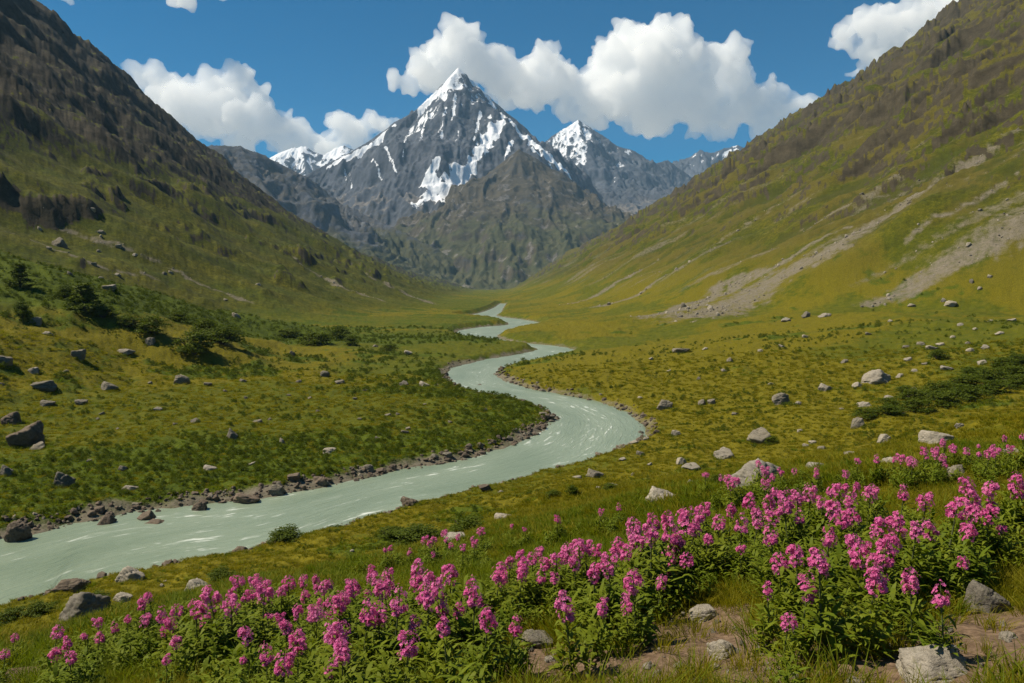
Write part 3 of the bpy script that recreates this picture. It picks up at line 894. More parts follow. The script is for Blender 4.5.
BIG = [  # x, base y, width, height in the photograph, tone, label
    (936, 684, 88, 30, 'p', 'smooth grey boulder at the bottom edge under the flower clump'),
    (984, 612, 40, 34, 'g', 'grey boulder leaning into the shade of the flower clump'),
    (974, 614, 13, 9, 'g', 'fist sized stone at the foot of the shaded grey boulder'),
    (725, 659, 40, 21, 'p', 'rounded pale stone on bare soil below the flowers'),
    (762, 654, 22, 15, 'p', 'stone half in grass beside the rounded pale stone'),
    (1008, 640, 18, 8, 'p', 'small flat stone on the bare soil near the frame edge'),
    (703, 622, 34, 13, 'p', 'flat pale stone behind the two stones on bare soil'),
    (537, 648, 34, 14, 'g', 'low grey stone on bare soil between two flower clumps'),
    (550, 662, 14, 6, 'p', 'small pale stone just below the low grey stone on soil'),
    (585, 678, 12, 6, 'p', 'pebble sized pale stone in soil at the bottom edge'),
    (657, 676, 11, 7, 'p', 'white pebble in soil under the bushy flower clump'),
    (243, 682, 16, 7, 'p', 'pale stone tip among grass at the bottom edge'),
    (85, 621, 50, 29, 'g', 'grey slanted boulder beside the river above the flower meadow'),
    (72, 591, 32, 13, 'b', 'dark flat boulder sitting at the water above the slanted boulder'),
    (130, 581, 30, 18, 'p', 'pale peaked boulder at the near water edge'),
    (198, 594, 31, 20, 'p', 'pale rounded boulder standing in grass near the pink flowers'),
    (123, 602, 21, 9, 'p', 'small pale stone beside the grey slanted boulder'),
    (455, 545, 28, 18, 'p', 'white angular boulder in front of the dark bushes by the river'),
    (504, 520, 20, 8, 'p', 'low white stone in grass above the angular white boulder'),
    (410, 506, 24, 11, 'b', 'brown boulder poking out of the water by the near bank'),
    (484, 492, 15, 7, 'b', 'dark brown stone at the near edge of the river'),
    (240, 552, 16, 7, 'b', 'dark stone with foam in the river by the near bank'),
    (662, 503, 36, 18, 'p', 'pale domed boulder at the back edge of the flower bank'),
    (749, 488, 56, 33, 'p', 'large pale wedge boulder, biggest rock of the right meadow'),
    (760, 444, 27, 18, 'g', 'dark angular boulder behind the large wedge boulder'),
    (724, 459, 24, 12, 'p', 'slanting slab of pale rock beside the dark angular boulder'),
    (692, 471, 22, 8, 'p', 'low flat pale rock left of the large wedge boulder'),
    (681, 465, 11, 9, 'p', 'small upright pale rock behind the low flat pale rock'),
    (818, 469, 26, 8, 'p', 'flat pale rock right of the large wedge boulder'),
    (889, 467, 20, 11, 'p', 'rounded pale rock in grass above the middle of the flowers'),
    (850, 456, 15, 6, 'p', 'small flat rock between the wedge boulder and dark bushes'),
    (936, 444, 32, 15, 'p', 'long low pale slab on the grass edge above the flowers'),
    (960, 428, 10, 6, 'p', 'small pale rock just above the long low slab'),
    (884, 443, 14, 11, 'p', 'pale upright rock under the edge of the dark bushes'),
    (1012, 460, 28, 14, 'p', 'pale boulder at the right frame edge above the flowers'),
    (957, 480, 24, 18, 'g', 'grey blocky boulder standing among the upper flowers'),
    (857, 428, 14, 11, 'g', 'grey rock at the lower tip of the dark bushes'),
    (863, 408, 16, 7, 'p', 'flat white rock left of the dark bushes'),
    (889, 400, 11, 5, 'p', 'small white rock above the dark bushes edge'),
    (780, 405, 20, 14, 'g', 'dark leaning rock in the middle of the right meadow'),
    (797, 405, 8, 5, 'p', 'small white rock touching the dark leaning rock'),
    (825, 391, 16, 7, 'p', 'white low rock in shade above the dark leaning rock'),
    (876, 384, 32, 15, 'p', 'long pale outcrop block high in the right meadow'),
    (857, 388, 12, 6, 'p', 'small block at the foot of the long pale outcrop'),
    (899, 378, 9, 5, 'p', 'small white rock right of the long pale outcrop'),
    (983, 364, 13, 5, 'p', 'flat white rock below the right stony patch'),
    (946, 371, 12, 5, 'p', 'pale rock between the stony patch and dark bushes'),
    (664, 409, 20, 12, 'g', 'broken grey rock near the outer bend of the river'),
    (702, 405, 10, 6, 'g', 'grey rock right of the broken rock at the bend'),
    (711, 404, 8, 6, 'g', 'smaller grey rock next to its twin right of the bend'),
    (677, 436, 11, 8, 'p', 'pale rock in grass right of the river bend'),
    (681, 353, 18, 6, 'g', 'grey low rock on the meadow under the scree fan'),
    (786, 322, 10, 5, 'p', 'pale rock at the toe of the big scree fan'),
    (805, 318, 10, 8, 'g', 'dark tilted rock at the toe of the big scree fan'),
    (824, 317, 14, 5, 'p', 'flat pale rock right of the tilted rock at the scree toe'),
    (951, 307, 13, 6, 'p', 'white rock on grass under the upper right scree'),
    (730, 362, 8, 5, 'g', 'small dark rock alone in the middle of the right meadow'),
    (595, 478, 20, 11, 'g', 'dark rock on the near bank beside small bushes'),
    (577, 479, 10, 4, 'p', 'pale flat stone touching the dark rock on the near bank'),
    (613, 488, 15, 7, 'p', 'leaning pale slab on grass right of the small near bank bushes'),
    (30, 448, 42, 33, 'b', 'big dark faced boulder with sunlit top, largest on the far bank'),
    (12, 425, 26, 17, 'b', 'rubbly block resting against the big dark faced boulder'),
    (14, 447, 12, 13, 'g', 'small block under the rubbly block at the frame edge'),
    (39, 450, 20, 9, 'g', 'low stone in front of the big dark faced boulder'),
    (44, 392, 32, 12, 'g', 'broad broken grey rock on the left meadow'),
    (48, 407, 20, 8, 'g', 'low dark rock below the broad broken rock'),
    (109, 391, 20, 10, 'g', 'grey rock with a split top on the left meadow'),
    (77, 359, 17, 14, 'g', 'dark square rock standing on the shaded left slope'),
    (82, 405, 15, 8, 'g', 'mossy grey rock in the yellow grass strip'),
    (181, 384, 19, 13, 'g', 'grey boulder in the middle of the left meadow'),
    (159, 411, 12, 5, 'p', 'flat pale rock in the yellow grass below the grey boulder'),
    (196, 423, 12, 6, 'g', 'low rock at the upper edge of the lush low bushes'),
    (232, 440, 14, 15, 'g', 'upright dark rock among the lush low bushes'),
    (282, 444, 7, 8, 'p', 'small upright pale rock in the lush low bushes'),
    (330, 454, 18, 7, 'p', 'pale flat rock above the far bank shingle'),
    (258, 423, 14, 5, 'g', 'low grey rock midway between two upright rocks on the left meadow'),
    (325, 377, 12, 8, 'g', 'grey rock on yellow grass below the dark shrubs'),
    (404, 386, 13, 6, 'g', 'dark low rock left of the first river bend'),
    (424, 387, 13, 7, 'p', 'grey peaked rock nearest the first river bend'),
    (408, 355, 10, 5, 'p', 'pale rock beyond the dark shrubs on the far meadow'),
    (292, 356, 9, 7, 'g', 'dark rock at the foot of the round shrubs'),
    (65, 487, 23, 21, 'g', 'grey split boulder in the lush bushes above the shingle'),
    (7, 476, 14, 13, 'g', 'grey boulder in bushes at the frame edge above the river'),
    (16, 542, 26, 26, 'b', 'large brown boulder at the waterline by the frame edge'),
    (106, 525, 17, 13, 'b', 'round brown boulder in the far bank shingle'),
    (147, 520, 20, 11, 'b', 'rounded grey brown boulder right of the round shingle boulder'),
    (155, 524, 21, 6, 'b', 'flat stone at the waterline under the rounded boulder'),
    (200, 511, 16, 12, 'b', 'brown boulder alone on the middle shingle'),
    (246, 504, 27, 12, 'b', 'large reddish brown block on the shingle bank'),
    (277, 495, 17, 10, 'g', 'grey block right of the reddish brown block'),
    (321, 486, 14, 8, 'b', 'flat brown block at the narrow end of the shingle'),
    (130, 491, 18, 5, 'p', 'flat pale stone in the bushes above the round boulder'),
    (210, 470, 15, 5, 'p', 'flat pale stone in low bushes above the middle shingle'),
    (253, 465, 13, 5, 'p', 'pale stone in low bushes above the reddish block'),
    (60, 247, 17, 13, 'g', 'broken rock on the grassy bench below the left cliffs'),
    (109, 291, 17, 7, 'p', 'pale rocks on the bench right of the conical shrub'),
    (34, 374, 13, 7, 'p', 'pale tilted stone on the shaded left slope'),
    (6, 367, 17, 14, 'g', 'dark rock at the frame edge on the shaded left slope'),
    (36, 325, 13, 10, 'g', 'dark rock beside the round bush on the left slope'),
    (48, 335, 10, 5, 'p', 'small pale stone below the round bush on the left slope'),
    (150, 345, 12, 8, 'g', 'grey rock between dark shrubs on the left slope'),
    (125, 355, 20, 6, 'p', 'long pale rock lying left of the largest round bush'),
    (236, 318, 10, 7, 'p', 'pale rock on the bench crest above the dark shrubs'),
]
SMALL = [  # groups of rocks that nothing in the photo tells apart
    ('small white rock scattered over the right meadow', 'small rocks on the right meadow', 'p',
     [(844, 363, 9, 4), (805, 338, 6, 4), (781, 347, 8, 3), (669, 372, 6, 3), (699, 380, 5, 4), (724, 372, 6, 4), (800, 432, 7, 3), (806, 447, 8, 4),
      (822, 450, 12, 5), (812, 444, 8, 4), (690, 484, 9, 5), (704, 488, 10, 5), (735, 415, 8, 3), (640, 399, 6, 3), (760, 352, 6, 3), (651, 360, 5, 3),
      (914, 390, 8, 3), (842, 410, 6, 3), (770, 385, 6, 3), (705, 350, 6, 3), (868, 335, 6, 3), (890, 322, 6, 3), (943, 302, 6, 4), (912, 307, 8, 3), (972, 283, 6, 4), (980, 290, 5, 3), (990, 278, 6, 3)]),
    ('white stone in the stony patch above the dark bushes', 'stones of the stony patch', 'p',
     [(908, 362, 8, 5), (920, 345, 9, 4), (931, 350, 11, 4), (970, 352, 9, 5), (985, 349, 10, 5), (968, 344, 6, 3), (999, 335, 9, 4), (953, 338, 6, 3),
      (940, 346, 8, 4), (906, 348, 8, 3), (975, 330, 6, 3), (1012, 322, 10, 4), (960, 326, 7, 3), (925, 365, 7, 3), (990, 322, 6, 3), (914, 372, 7, 3)]),
    ('small grey rock scattered in the left meadow grass', 'small rocks on the left meadow', 'g',
     [(208, 386, 10, 4), (243, 382, 10, 4), (299, 383, 8, 4), (289, 396, 6, 3), (246, 399, 6, 4), (340, 384, 13, 5), (102, 415, 8, 4), (98, 420, 5, 3),
      (360, 420, 6, 3), (365, 391, 7, 3), (388, 416, 9, 4), (405, 434, 10, 5), (408, 430, 6, 4), (398, 415, 5, 3), (378, 440, 9, 4), (484, 412, 8, 4), (450, 423, 6, 3),
      (436, 386, 6, 3), (375, 347, 7, 3), (340, 335, 6, 3), (310, 399, 6, 3), (225, 392, 6, 3), (175, 425, 7, 3), (118, 430, 6, 3), (90, 462, 7, 4), (123, 471, 10, 5), (270, 420, 5, 3), (318, 412, 6, 3),
      (1, 385, 8, 3), (150, 384, 6, 3), (66, 372, 6, 3), (355, 400, 6, 3), (480, 385, 5, 2), (425, 405, 5, 2)]),
    ('small rock lying near the scree track across the left slope', 'rocks along the left scree track', 'p',
     [(60, 215, 7, 4), (80, 226, 6, 4), (95, 236, 8, 4), (108, 244, 6, 4), (126, 250, 8, 4), (138, 256, 6, 3), (150, 262, 8, 4), (168, 270, 7, 4), (184, 278, 7, 3), (205, 287, 7, 3), (222, 296, 6, 3), (75, 258, 8, 5), (98, 268, 7, 4), (60, 252, 6, 4), (118, 270, 6, 3)]),
    ('small pale stone in grass between the river and the flowers', 'small stones on the near bank', 'p',
     [(411, 549, 6, 4), (433, 549, 5, 4), (404, 552, 6, 3), (352, 552, 5, 3), (545, 518, 6, 5), (556, 512, 5, 5), (500, 493, 6, 3), (530, 522, 5, 4), (591, 505, 8, 4), (598, 489, 7, 3), (633, 475, 5, 3), (650, 466, 6, 4), (640, 455, 8, 4), (623, 461, 9, 4), (162, 587, 5, 4), (165, 583, 4, 3), (641, 433, 7, 4), (646, 440, 8, 4), (634, 444, 8, 4)]),
]


ROCKPOS = []


def put_rock(x, y, z, Wd, Hh, tone, seed, name, label, group=None):
    ROCKPOS.append((x, y, Wd))
    r = np.random.default_rng(seed)
    o = bpy.data.objects.new(name, ROCKS[tone][int(r.integers(0, 9))]); COL.objects.link(o)
    o.location = (x, y, z)
    o.scale = (Wd * r.choice([-1, 1]) * 1.0, Wd, Hh)
    o.scale = (abs(o.scale[0]), Wd, Hh)
    o.rotation_euler = (r.uniform(-.12, .12), r.uniform(-.15, .15), r.choice([0, math.pi]) + r.uniform(-.3, .3))
    o['label'] = label; o['category'] = 'rock'
    if group:
        o['group'] = group
    return o


def rocks_at(px, py, ws, hs, tones, labels, names, groups, seed0):
    x, y, z = cast(px, py)
    wet = np.where(z < ZW, ZW / z, 1.0); x, y, z = x * wet, y * wet, z * wet
    for i in range(len(px)):
        Wd = ws[i] * y[i] / F; k_ = .84 if (px[i] < 460 and py[i] < 470) else .95
        Wd *= k_; Hh = hs[i] * y[i] / F * .92 * k_
        f = 1 + .36 * Wd / math.hypot(x[i], y[i])
        xx, yy = x[i] * f, y[i] * f
        zz = float(GZint(np.array([xx]), np.array([yy]))[0])
        zz = max(zz, ZW - .15)
        zz = min(zz, z[i] + .45 * Hh)
        put_rock(xx, yy, zz - .26 * Hh, Wd * 1.04, Hh * 1.2, tones[i], seed0 + i, names[i], labels[i], groups[i])


px, py, ws, hs, tn, lb = zip(*BIG)
rocks_at(px, py, ws, hs, tn, lb, ['boulder' if w_ > 18 else 'rock' for w_ in ws], [None] * len(px), 1000)
for gi, (lab, grp, tone, lst) in enumerate(SMALL):
    px, py, ws, hs = zip(*lst)
    n = len(px)
    if 'scree track' in lab:
        jr = np.random.default_rng(3); px = np.array(px) + jr.normal(0, 16, n); py = np.array(py) + jr.normal(0, 9, n)
    rocks_at(px, py, ws, hs, [tone if (i * 7 + gi) % 4 else 'g' for i in range(n)], [lab] * n, ['rock'] * n, [grp] * n, 2000 + 100 * gi)

# stones along the water: each one a thing; the pebbles between them are stuff
bank = []
for pts, lab, grp, num, y1, sgn in (
        (RLc, 'brown stone in the shingle along the far bank of the river', 'stones along the far bank', 165, 215, 1),
        (RRc, 'grey stone at the waterline on the near side of the river', 'stones along the near bank', 70, 230, -1)):
    seg = np.diff(pts, axis=0); L = np.hypot(*seg.T)
    ok = (pts[:-1, 1] > (35 if sgn > 0 else 112)) & (pts[:-1, 1] < y1) & (pts[:-1, 0] > -62)
    pr = L * ok / np.maximum(pts[:-1, 1], 30) ** .6; pr /= pr.sum()
    r = np.random.default_rng(55 + sgn)
    k = r.choice(len(seg), num, p=pr); t_ = r.uniform(0, 1, num)
    q = pts[:-1][k] + seg[k] * t_[:, None]
    nx, ny = -seg[k, 1] / L[k], seg[k, 0] / L[k]
    off = sgn * r.uniform(-.4, 2.4, num)
    X = q[:, 0] + nx * off; Y = q[:, 1] + ny * off
    z = GZint(X, Y)
    for i in range(num):
        s = .28 + .75 * r.random() ** 3 + .0022 * Y[i]
        put_rock(X[i], Y[i], max(z[i], ZW - .2) - .05, s * r.uniform(1, 1.5), s * r.uniform(.4, .75), 'b' if r.random() < .75 else 'g', 5000 + i + 500 * sgn, 'stone', lab, grp)


# ----------------------------------------------------------------- scatter (stuff only)
def scatter(name, label, pts, rz, sc, protos, tilt=.15):
    me = bpy.data.meshes.new(name); n = len(pts)
    me.vertices.add(n); me.vertices.foreach_set('co', np.asarray(pts, np.float32).ravel())
    r = np.random.default_rng(n)
    e = np.stack([r.normal(0, tilt, n), r.normal(0, tilt, n), rz], -1).astype(np.float32)
    a = me.attributes.new('turn', 'FLOAT_VECTOR', 'POINT'); a.data.foreach_set('vector', e.ravel())
    sc = np.asarray(sc, np.float32)
    if sc.ndim == 1:
        sc = np.repeat(sc[:, None], 3, 1)
    a = me.attributes.new('size', 'FLOAT_VECTOR', 'POINT'); a.data.foreach_set('vector', sc.ravel())
    a = me.attributes.new('pick', 'INT', 'POINT'); a.data.foreach_set('value', r.integers(0, len(protos), n).astype(np.int32))
    o = link(name, me, None, kind='stuff', label=label)
    g = bpy.data.node_groups.new(name, 'GeometryNodeTree')
    g.interface.new_socket('Geometry', in_out='INPUT', socket_type='NodeSocketGeometry')
    g.interface.new_socket('Geometry', in_out='OUTPUT', socket_type='NodeSocketGeometry')
    gi = g.nodes.new('NodeGroupInput'); go = g.nodes.new('NodeGroupOutput')
    ip = g.nodes.new('GeometryNodeInstanceOnPoints'); jn = g.nodes.new('GeometryNodeJoinGeometry')
    for p in protos[::-1]:
        oi = g.nodes.new('GeometryNodeObjectInfo'); oi.inputs['Object'].default_value = p; oi.inputs['As Instance'].default_value = True
        g.links.new(oi.outputs['Geometry'], jn.inputs[0])
    def at(nm, typ):
        nd = g.nodes.new('GeometryNodeInputNamedAttribute'); nd.data_type = typ; nd.inputs['Name'].default_value = nm
        return [s for s in nd.outputs if s.enabled and s.name == 'Attribute'][0]
    g.links.new(gi.outputs[0], ip.inputs['Points']); g.links.new(jn.outputs[0], ip.inputs['Instance'])
    ip.inputs['Pick Instance'].default_value = True
    g.links.new(at('pick', 'INT'), ip.inputs['Instance Index'])
    g.links.new(at('turn', 'FLOAT_VECTOR'), ip.inputs['Rotation'])
    g.links.new(at('size', 'FLOAT_VECTOR'), ip.inputs['Scale'])
    g.links.new(ip.outputs[0], go.inputs[0])
    md = o.modifiers.new('scatter', 'NODES'); md.node_group = g
    return o


def proto(me):
    return bpy.data.objects.new(me.name, me)


def blades(seed, n, spread, h, w, lean=.5, heads=0):
    r = np.random.default_rng(seed)
    co = []; fa = []
    for i in range(n):
        a = r.uniform(0, 2 * math.pi); d = spread * math.sqrt(r.random())
        bx, by = d * math.cos(a), d * math.sin(a)
        hh = h * r.uniform(.55, 1.0); ln = lean * r.uniform(.2, 1) * hh; la = a + r.normal(0, .8)
        ox, oy = math.cos(la), math.sin(la); ta = r.uniform(0, math.pi); tx, ty = math.cos(ta) * w / 2, math.sin(ta) * w / 2
        k = len(co)
        m = (bx + ox * ln * .3, by + oy * ln * .3, hh * .55); e = (bx + ox * ln, by + oy * ln, hh)
        co += [(bx - tx, by - ty, -.05 * h), (bx + tx, by + ty, -.05 * h), (m[0] + tx * .8, m[1] + ty * .8, m[2]), (m[0] - tx * .8, m[1] - ty * .8, m[2]),
               (e[0] + tx * .15, e[1] + ty * .15, e[2]), (e[0] - tx * .15, e[1] - ty * .15, e[2])]
        fa += [(k, k + 1, k + 2, k + 3), (k + 3, k + 2, k + 4, k + 5)]
    return co, fa


def leaf_quads(r, cen, nor, ln, wd):
    """rhombic leaves at points, lying across their normals"""
    n = len(cen)
    a = r.normal(size=(n, 3)); u = np.cross(nor, a); u /= np.linalg.norm(u, axis=1)[:, None] + 1e-9
    v = np.cross(nor, u); v /= np.linalg.norm(v, axis=1)[:, None] + 1e-9
    ln = np.asarray(ln)[:, None]; wd = np.asarray(wd)[:, None]
    co = np.stack([cen, cen + u * ln * .5 + v * wd * .5, cen + u * ln + nor * ln * .12, cen + u * ln * .5 - v * wd * .5], 1).reshape(-1, 3)
    return co, np.arange(n * 4).reshape(n, 4)


def bush_mesh(seed, nclump, nleaf, leaf, hgt=.7, cone=False):
    """crown of many small leaves in uneven clumps; unit width"""
    r = np.random.default_rng(seed)
    cs = []
    for i in range(nclump):
        a = r.uniform(0, 2 * math.pi); rr = math.sqrt(r.random()); z = r.uniform(.05, 1.0)
        k = (1 - z) ** .8 if cone else math.sqrt(max(0, 1 - z ** 2)) * .8 + .15
        cs.append((.42 * rr * k * math.cos(a), .42 * rr * k * math.sin(a), z * hgt * r.uniform(.75, 1.05), r.uniform(.09, .19) * (.7 if cone else 1)))
    cs = np.array(cs)
    k = r.integers(0, nclump, nleaf)
    d = r.normal(size=(nleaf, 3)); d /= np.linalg.norm(d, axis=1)[:, None]; d[:, 2] = np.abs(d[:, 2]) * .9 - .15
    cen = cs[k, :3] + d * (cs[k, 3] * r.uniform(.55, 1.1, nleaf))[:, None]
    cen[:, 2] = np.maximum(cen[:, 2], .0)
    nor = d + r.normal(0, .5, (nleaf, 3)); nor /= np.linalg.norm(nor, axis=1)[:, None]
    return leaf_quads(r, cen, nor, r.uniform(.7, 1.3, nleaf) * leaf, r.uniform(.4, .7, nleaf) * leaf)


M_GRASS = leaf_mat('meadow_grass', (.155, .160, .007), (.31, .255, .014), .5, var=.7)
M_GRASSG = leaf_mat('green_grass', (.100, .152, .006), (.205, .228, .010), .5, var=.6)
M_LOW = leaf_mat('low_bush_leaves', (.060, .094, .005), (.130, .155, .008), .35, var=.55)
M_SHRUB = leaf_mat('shrub_leaves', (.055, .086, .007), (.125, .150, .012), .36, var=.4)
M_HERB = leaf_mat('herb_leaves', (.092, .140, .008), (.185, .210, .014), .33, var=.5)
M_BARK = NT('bark').princ((.06, .045, .032), .9) and bpy.data.materials['bark']

gr = [proto(mesh_np('grass_tuft', *blades(300 + i, 38, .55, .9, .034, 1.25), False, [M_GRASS])) for i in range(4)]
gg = [proto(mesh_np('grass_tuft', *blades(320 + i, 36, .5, .95, .036, 1.1), False, [M_GRASSG])) for i in range(4)]
gs = [proto(mesh_np('sward', *blades(340 + i, 80, .7, .42, .055, 1.5), False, [M_GRASS])) for i in range(4)]
gsg = [proto(mesh_np('sward', *blades(360 + i, 80, .7, .46, .06, 1.4), False, [M_GRASSG])) for i in range(4)]
lb_ = [proto(mesh_np('low_bush', *bush_mesh(380 + i, 14, 240, .10, .55), False, [M_LOW])) for i in range(5)]


def polar_pts(n, r0, r1, seed, amax=37.0, p=1.0):
    r = np.random.default_rng(seed)
    th = np.radians(r.uniform(-amax, amax, n)); rr = r0 * (r1 / r0) ** (r.random(n) ** p)
    x, y = rr * np.sin(th), rr * np.cos(th)
    return x, y, rr, r


def add_scatter(name, label, n, r0, r1, seed, keepf, sizef, protos, p=1.0, sink=.03, tilt=.15):
    x, y, rr, r = polar_pts(n, r0, r1, seed, p=p)
    m = r.random(n) < keepf(x, y, rr)
    x, y, rr = x[m], y[m], rr[m]
    s = sizef(rr, r)
    z = GZint(x, y) - sink * s
    return scatter(name, label, np.stack([x, y, z], -1), r.uniform(0, 6.28, len(x)), s, protos, tilt)


gsd = lambda x, y: G(sd, x, y)
glu = lambda x, y: G(lush, x, y)
RP = np.array(ROCKPOS)


def norock(x, y, k=.62):
    ok = np.ones(len(x), bool)
    for a, b, w_ in RP[RP[:, 1] < 60]:
        ok &= (x - a) ** 2 + ((y - b) * .8 + .12 * w_) ** 2 > (k * w_) ** 2
    return ok


bare = lambda x, y: norock(x, y) * (1 - G(scree, x, y)) * (1 - G(rock, x, y)) * (gsd(x, y) > 1.0)
add_scatter('grass', 'short olive grass on the near slope', 22000, 1.7, 15, 1, lambda x, y, r: bare(x, y) * (1 - .93 * G(dirt, x, y)) * (1 - .5 * sstep(.4, .7, glu(x, y))),
            lambda r, q: q.uniform(.06, .16, len(r)) * (1 + .012 * r), gr)
add_scatter('grass', 'greener grass between the flowers', 13000, 1.7, 15, 2, lambda x, y, r: bare(x, y) * (1 - .93 * G(dirt, x, y)) * (.12 + .5 * sstep(.3, .7, glu(x, y))),
            lambda r, q: q.uniform(.12, .27, len(r)), gg)
add_scatter('grass', 'yellow olive meadow grass beyond the flowers', 60000, 12, 210, 3, lambda x, y, r: bare(x, y) * (1 - .6 * sstep(.35, .7, glu(x, y))),
            lambda r, q: q.uniform(.16, .34, len(r)) * (.75 + r / 85), gs)
add_scatter('grass', 'green meadow grass in the damp hollows', 32000, 12, 210, 4, lambda x, y, r: bare(x, y) * (.08 + .7 * sstep(.35, .7, glu(x, y))),
            lambda r, q: q.uniform(.16, .36, len(r)) * (.75 + r / 85), gsg)
lowkeep = lambda x, y, r: bare(x, y) * (gsd(x, y) > 1.8) * sstep(.42, .75, glu(x, y) + .5 * fbm(x / 6, y / 6, 3, 140)) * (1 - .65 * G(side, x, y))
add_scatter('undergrowth', 'lush low bushes covering the far bank and damp hollows', 46000, 22, 420, 5, lowkeep,
            lambda r, q: q.uniform(.35, .85, len(r)) * np.clip(r / 75, .4, 2.6), lb_, p=.9)
add_scatter('undergrowth', 'darker green tussocks in the open meadow', 60000, 18, 260, 15,
            lambda x, y, r: bare(x, y) * (gsd(x, y) > 2.5) * sstep(.16, .40, fbm(x / 4.5, y / 2.6, 4, 150) + .45 * fbm(x / 28, y / 22, 3, 155)) * (1 - .8 * sstep(.12, .25, np.maximum(G(tr, x, y), G(tl, x, y)))),
            lambda r, q: q.uniform(.22, .55, len(r)) * np.clip(r / 75, .5, 2.4), lb_)
strokes = [proto(m) for m in PEB['p'][:4]] + [proto(m) for m in PEB['g'][:3]]
x, y, rr, r = polar_pts(60000, 60, 900, 6)
m = r.random(len(x)) < G(scree, x, y) ** 2 * (gsd(x, y) > 3.5) * .6
x, y, rr = x[m], y[m], rr[m]
s = np.exp(r.normal(-1.0, .55, len(x))) * (1 + rr / 500)
scatter('scree', 'loose pale stones of the scree runs', np.stack([x, y, GZint(x, y) - .05 * s], -1), r.uniform(0, 6.3, len(x)), np.stack([s, s, s * .6], -1), strokes)
x, y, rr, r = polar_pts(60000, 40, 260, 8)
m = (gsd(x, y) > -.5) & (gsd(x, y) < 2.6) & (r.random(len(x)) < 1 - .65 * G(side, x, y))
x, y = x[m], y[m]
s = np.exp(r.normal(-1.35, .45, len(x))) * (1 + rr[m] / 400)
scatter('gravel', 'brown shingle along the waterline', np.stack([x, y, np.maximum(GZint(x, y), ZW - .1) - .02], -1), r.uniform(0, 6.3, len(x)), np.stack([s, s, s * .55], -1),
        [proto(m_) for m_ in PEB['b'][:5]] + [proto(PEB['g'][2])])
x, y, rr, r = polar_pts(1500, 2.0, 9, 9)
m = r.random(len(x)) < G(dirt, x, y)
x, y = x[m], y[m]; s = np.exp(r.normal(-3.6, .5, len(x)))
scatter('pebbles', 'small pebbles on the bare soil', np.stack([x, y, GZint(x, y)], -1), r.uniform(0, 6.3, len(x)), np.stack([s, s, s * .6], -1), strokes)

# grass growing up against the stones
m = (RP[:, 1] < 260) & (RP[:, 2] > .22)
q = RP[m]; r = np.random.default_rng(31)
k = np.repeat(np.arange(len(q)), 16)
a = r.uniform(0, 6.28, len(k)); x = q[k, 0] + np.cos(a) * q[k, 2] * r.uniform(.46, .68, len(k)); y = q[k, 1] + np.sin(a) * q[k, 2] * r.uniform(.40, .62, len(k))
ok = (gsd(x, y) > 2.6) & (G(dirt, x, y) < .5)
x, y, k = x[ok], y[ok], k[ok]
s = np.clip(q[k, 2] * r.uniform(.10, .28, len(k)), .07, .7)
scatter('grass', 'longer grass growing up against the stones', np.stack([x, y, GZint(x, y) - .02], -1), r.uniform(0, 6.28, len(k)), s, gg + gr)

# ----------------------------------------------------------------- shrubs
def tube(pts, rads, n=6):
    co, fa = [], []
    pts = np.array(pts, float)
    for i, (p, rr_) in enumerate(zip(pts, rads)):
        d = pts[min(i + 1, len(pts) - 1)] - pts[max(i - 1, 0)]; d /= np.linalg.norm(d) + 1e-9
        a = np.cross(d, (.3, .9, .1)); a /= np.linalg.norm(a); b = np.cross(d, a)
        for k in range(n):
            w_ = 2 * math.pi * k / n
            co.append(tuple(p + (a * math.cos(w_) + b * math.sin(w_)) * rr_))
    for i in range(len(pts) - 1):
        for k in range(n):
            fa.append((i * n + k, i * n + (k + 1) % n, (i + 1) * n + (k + 1) % n, (i + 1) * n + k))
    return co, fa


def merge(parts):
    co, fa, o = [], [], 0
    for c, f in parts:
        co.append(np.asarray(c, float)); fa.append(np.asarray(f) + o); o += len(c)
    return np.vstack(co), np.vstack(fa)


def stems_mesh(seed, n, h, cone):
    r = np.random.default_rng(seed); ps = []
    if cone:
        ps.append(tube([(0, 0, -.1), (.01, 0, h * .5), (0, .01, h * .98)], [.035, .022, .005]))
    for i in range(n):
        a = r.uniform(0, 6.28); e = r.uniform(.15, .34) * (.7 if cone else 1); z = h * r.uniform(.2, .7) if cone else 0
        ps.append(tube([(0, 0, z - .08), (e * .5 * math.cos(a), e * .5 * math.sin(a), z + h * .25), (e * math.cos(a), e * math.sin(a), z + h * (.2 if cone else r.uniform(.5, .85)))], [.02, .013, .005], 5))
    return merge(ps)


SH = {}
for kind, cone in (('round', False), ('cone', True)):
    SH[kind] = [(mesh_np('stem', *stems_mesh(60 + i, 8, 1.4 if cone else .75, cone), True, [M_BARK]),
                 mesh_np('foliage', *bush_mesh(70 + i, 80 if cone else 46, 3600 if cone else 2600, .065, 1.5 if cone else .8, cone), False, [M_SHRUB])) for i in range(4)]


def put_shrub(x, y, z, Wd, Hh, kind, seed, label, group=None):
    r = np.random.default_rng(seed)
    name = 'conifer_shrub' if kind == 'cone' else 'shrub'
    root = bpy.data.objects.new(name, None); COL.objects.link(root)
    root.empty_display_size = .2
    root.location = (x, y, z); root.rotation_euler = (0, 0, r.uniform(0, 6.28))
    k = Hh / (1.5 if kind == 'cone' else .8)
    root.scale = (Wd, Wd, k)
    st, fo = SH[kind][int(r.integers(0, 4))]
    link('stem', st, root); link('foliage', fo, root)
    root['label'] = label; root['category'] = 'shrub'
    if group:
        root['group'] = group


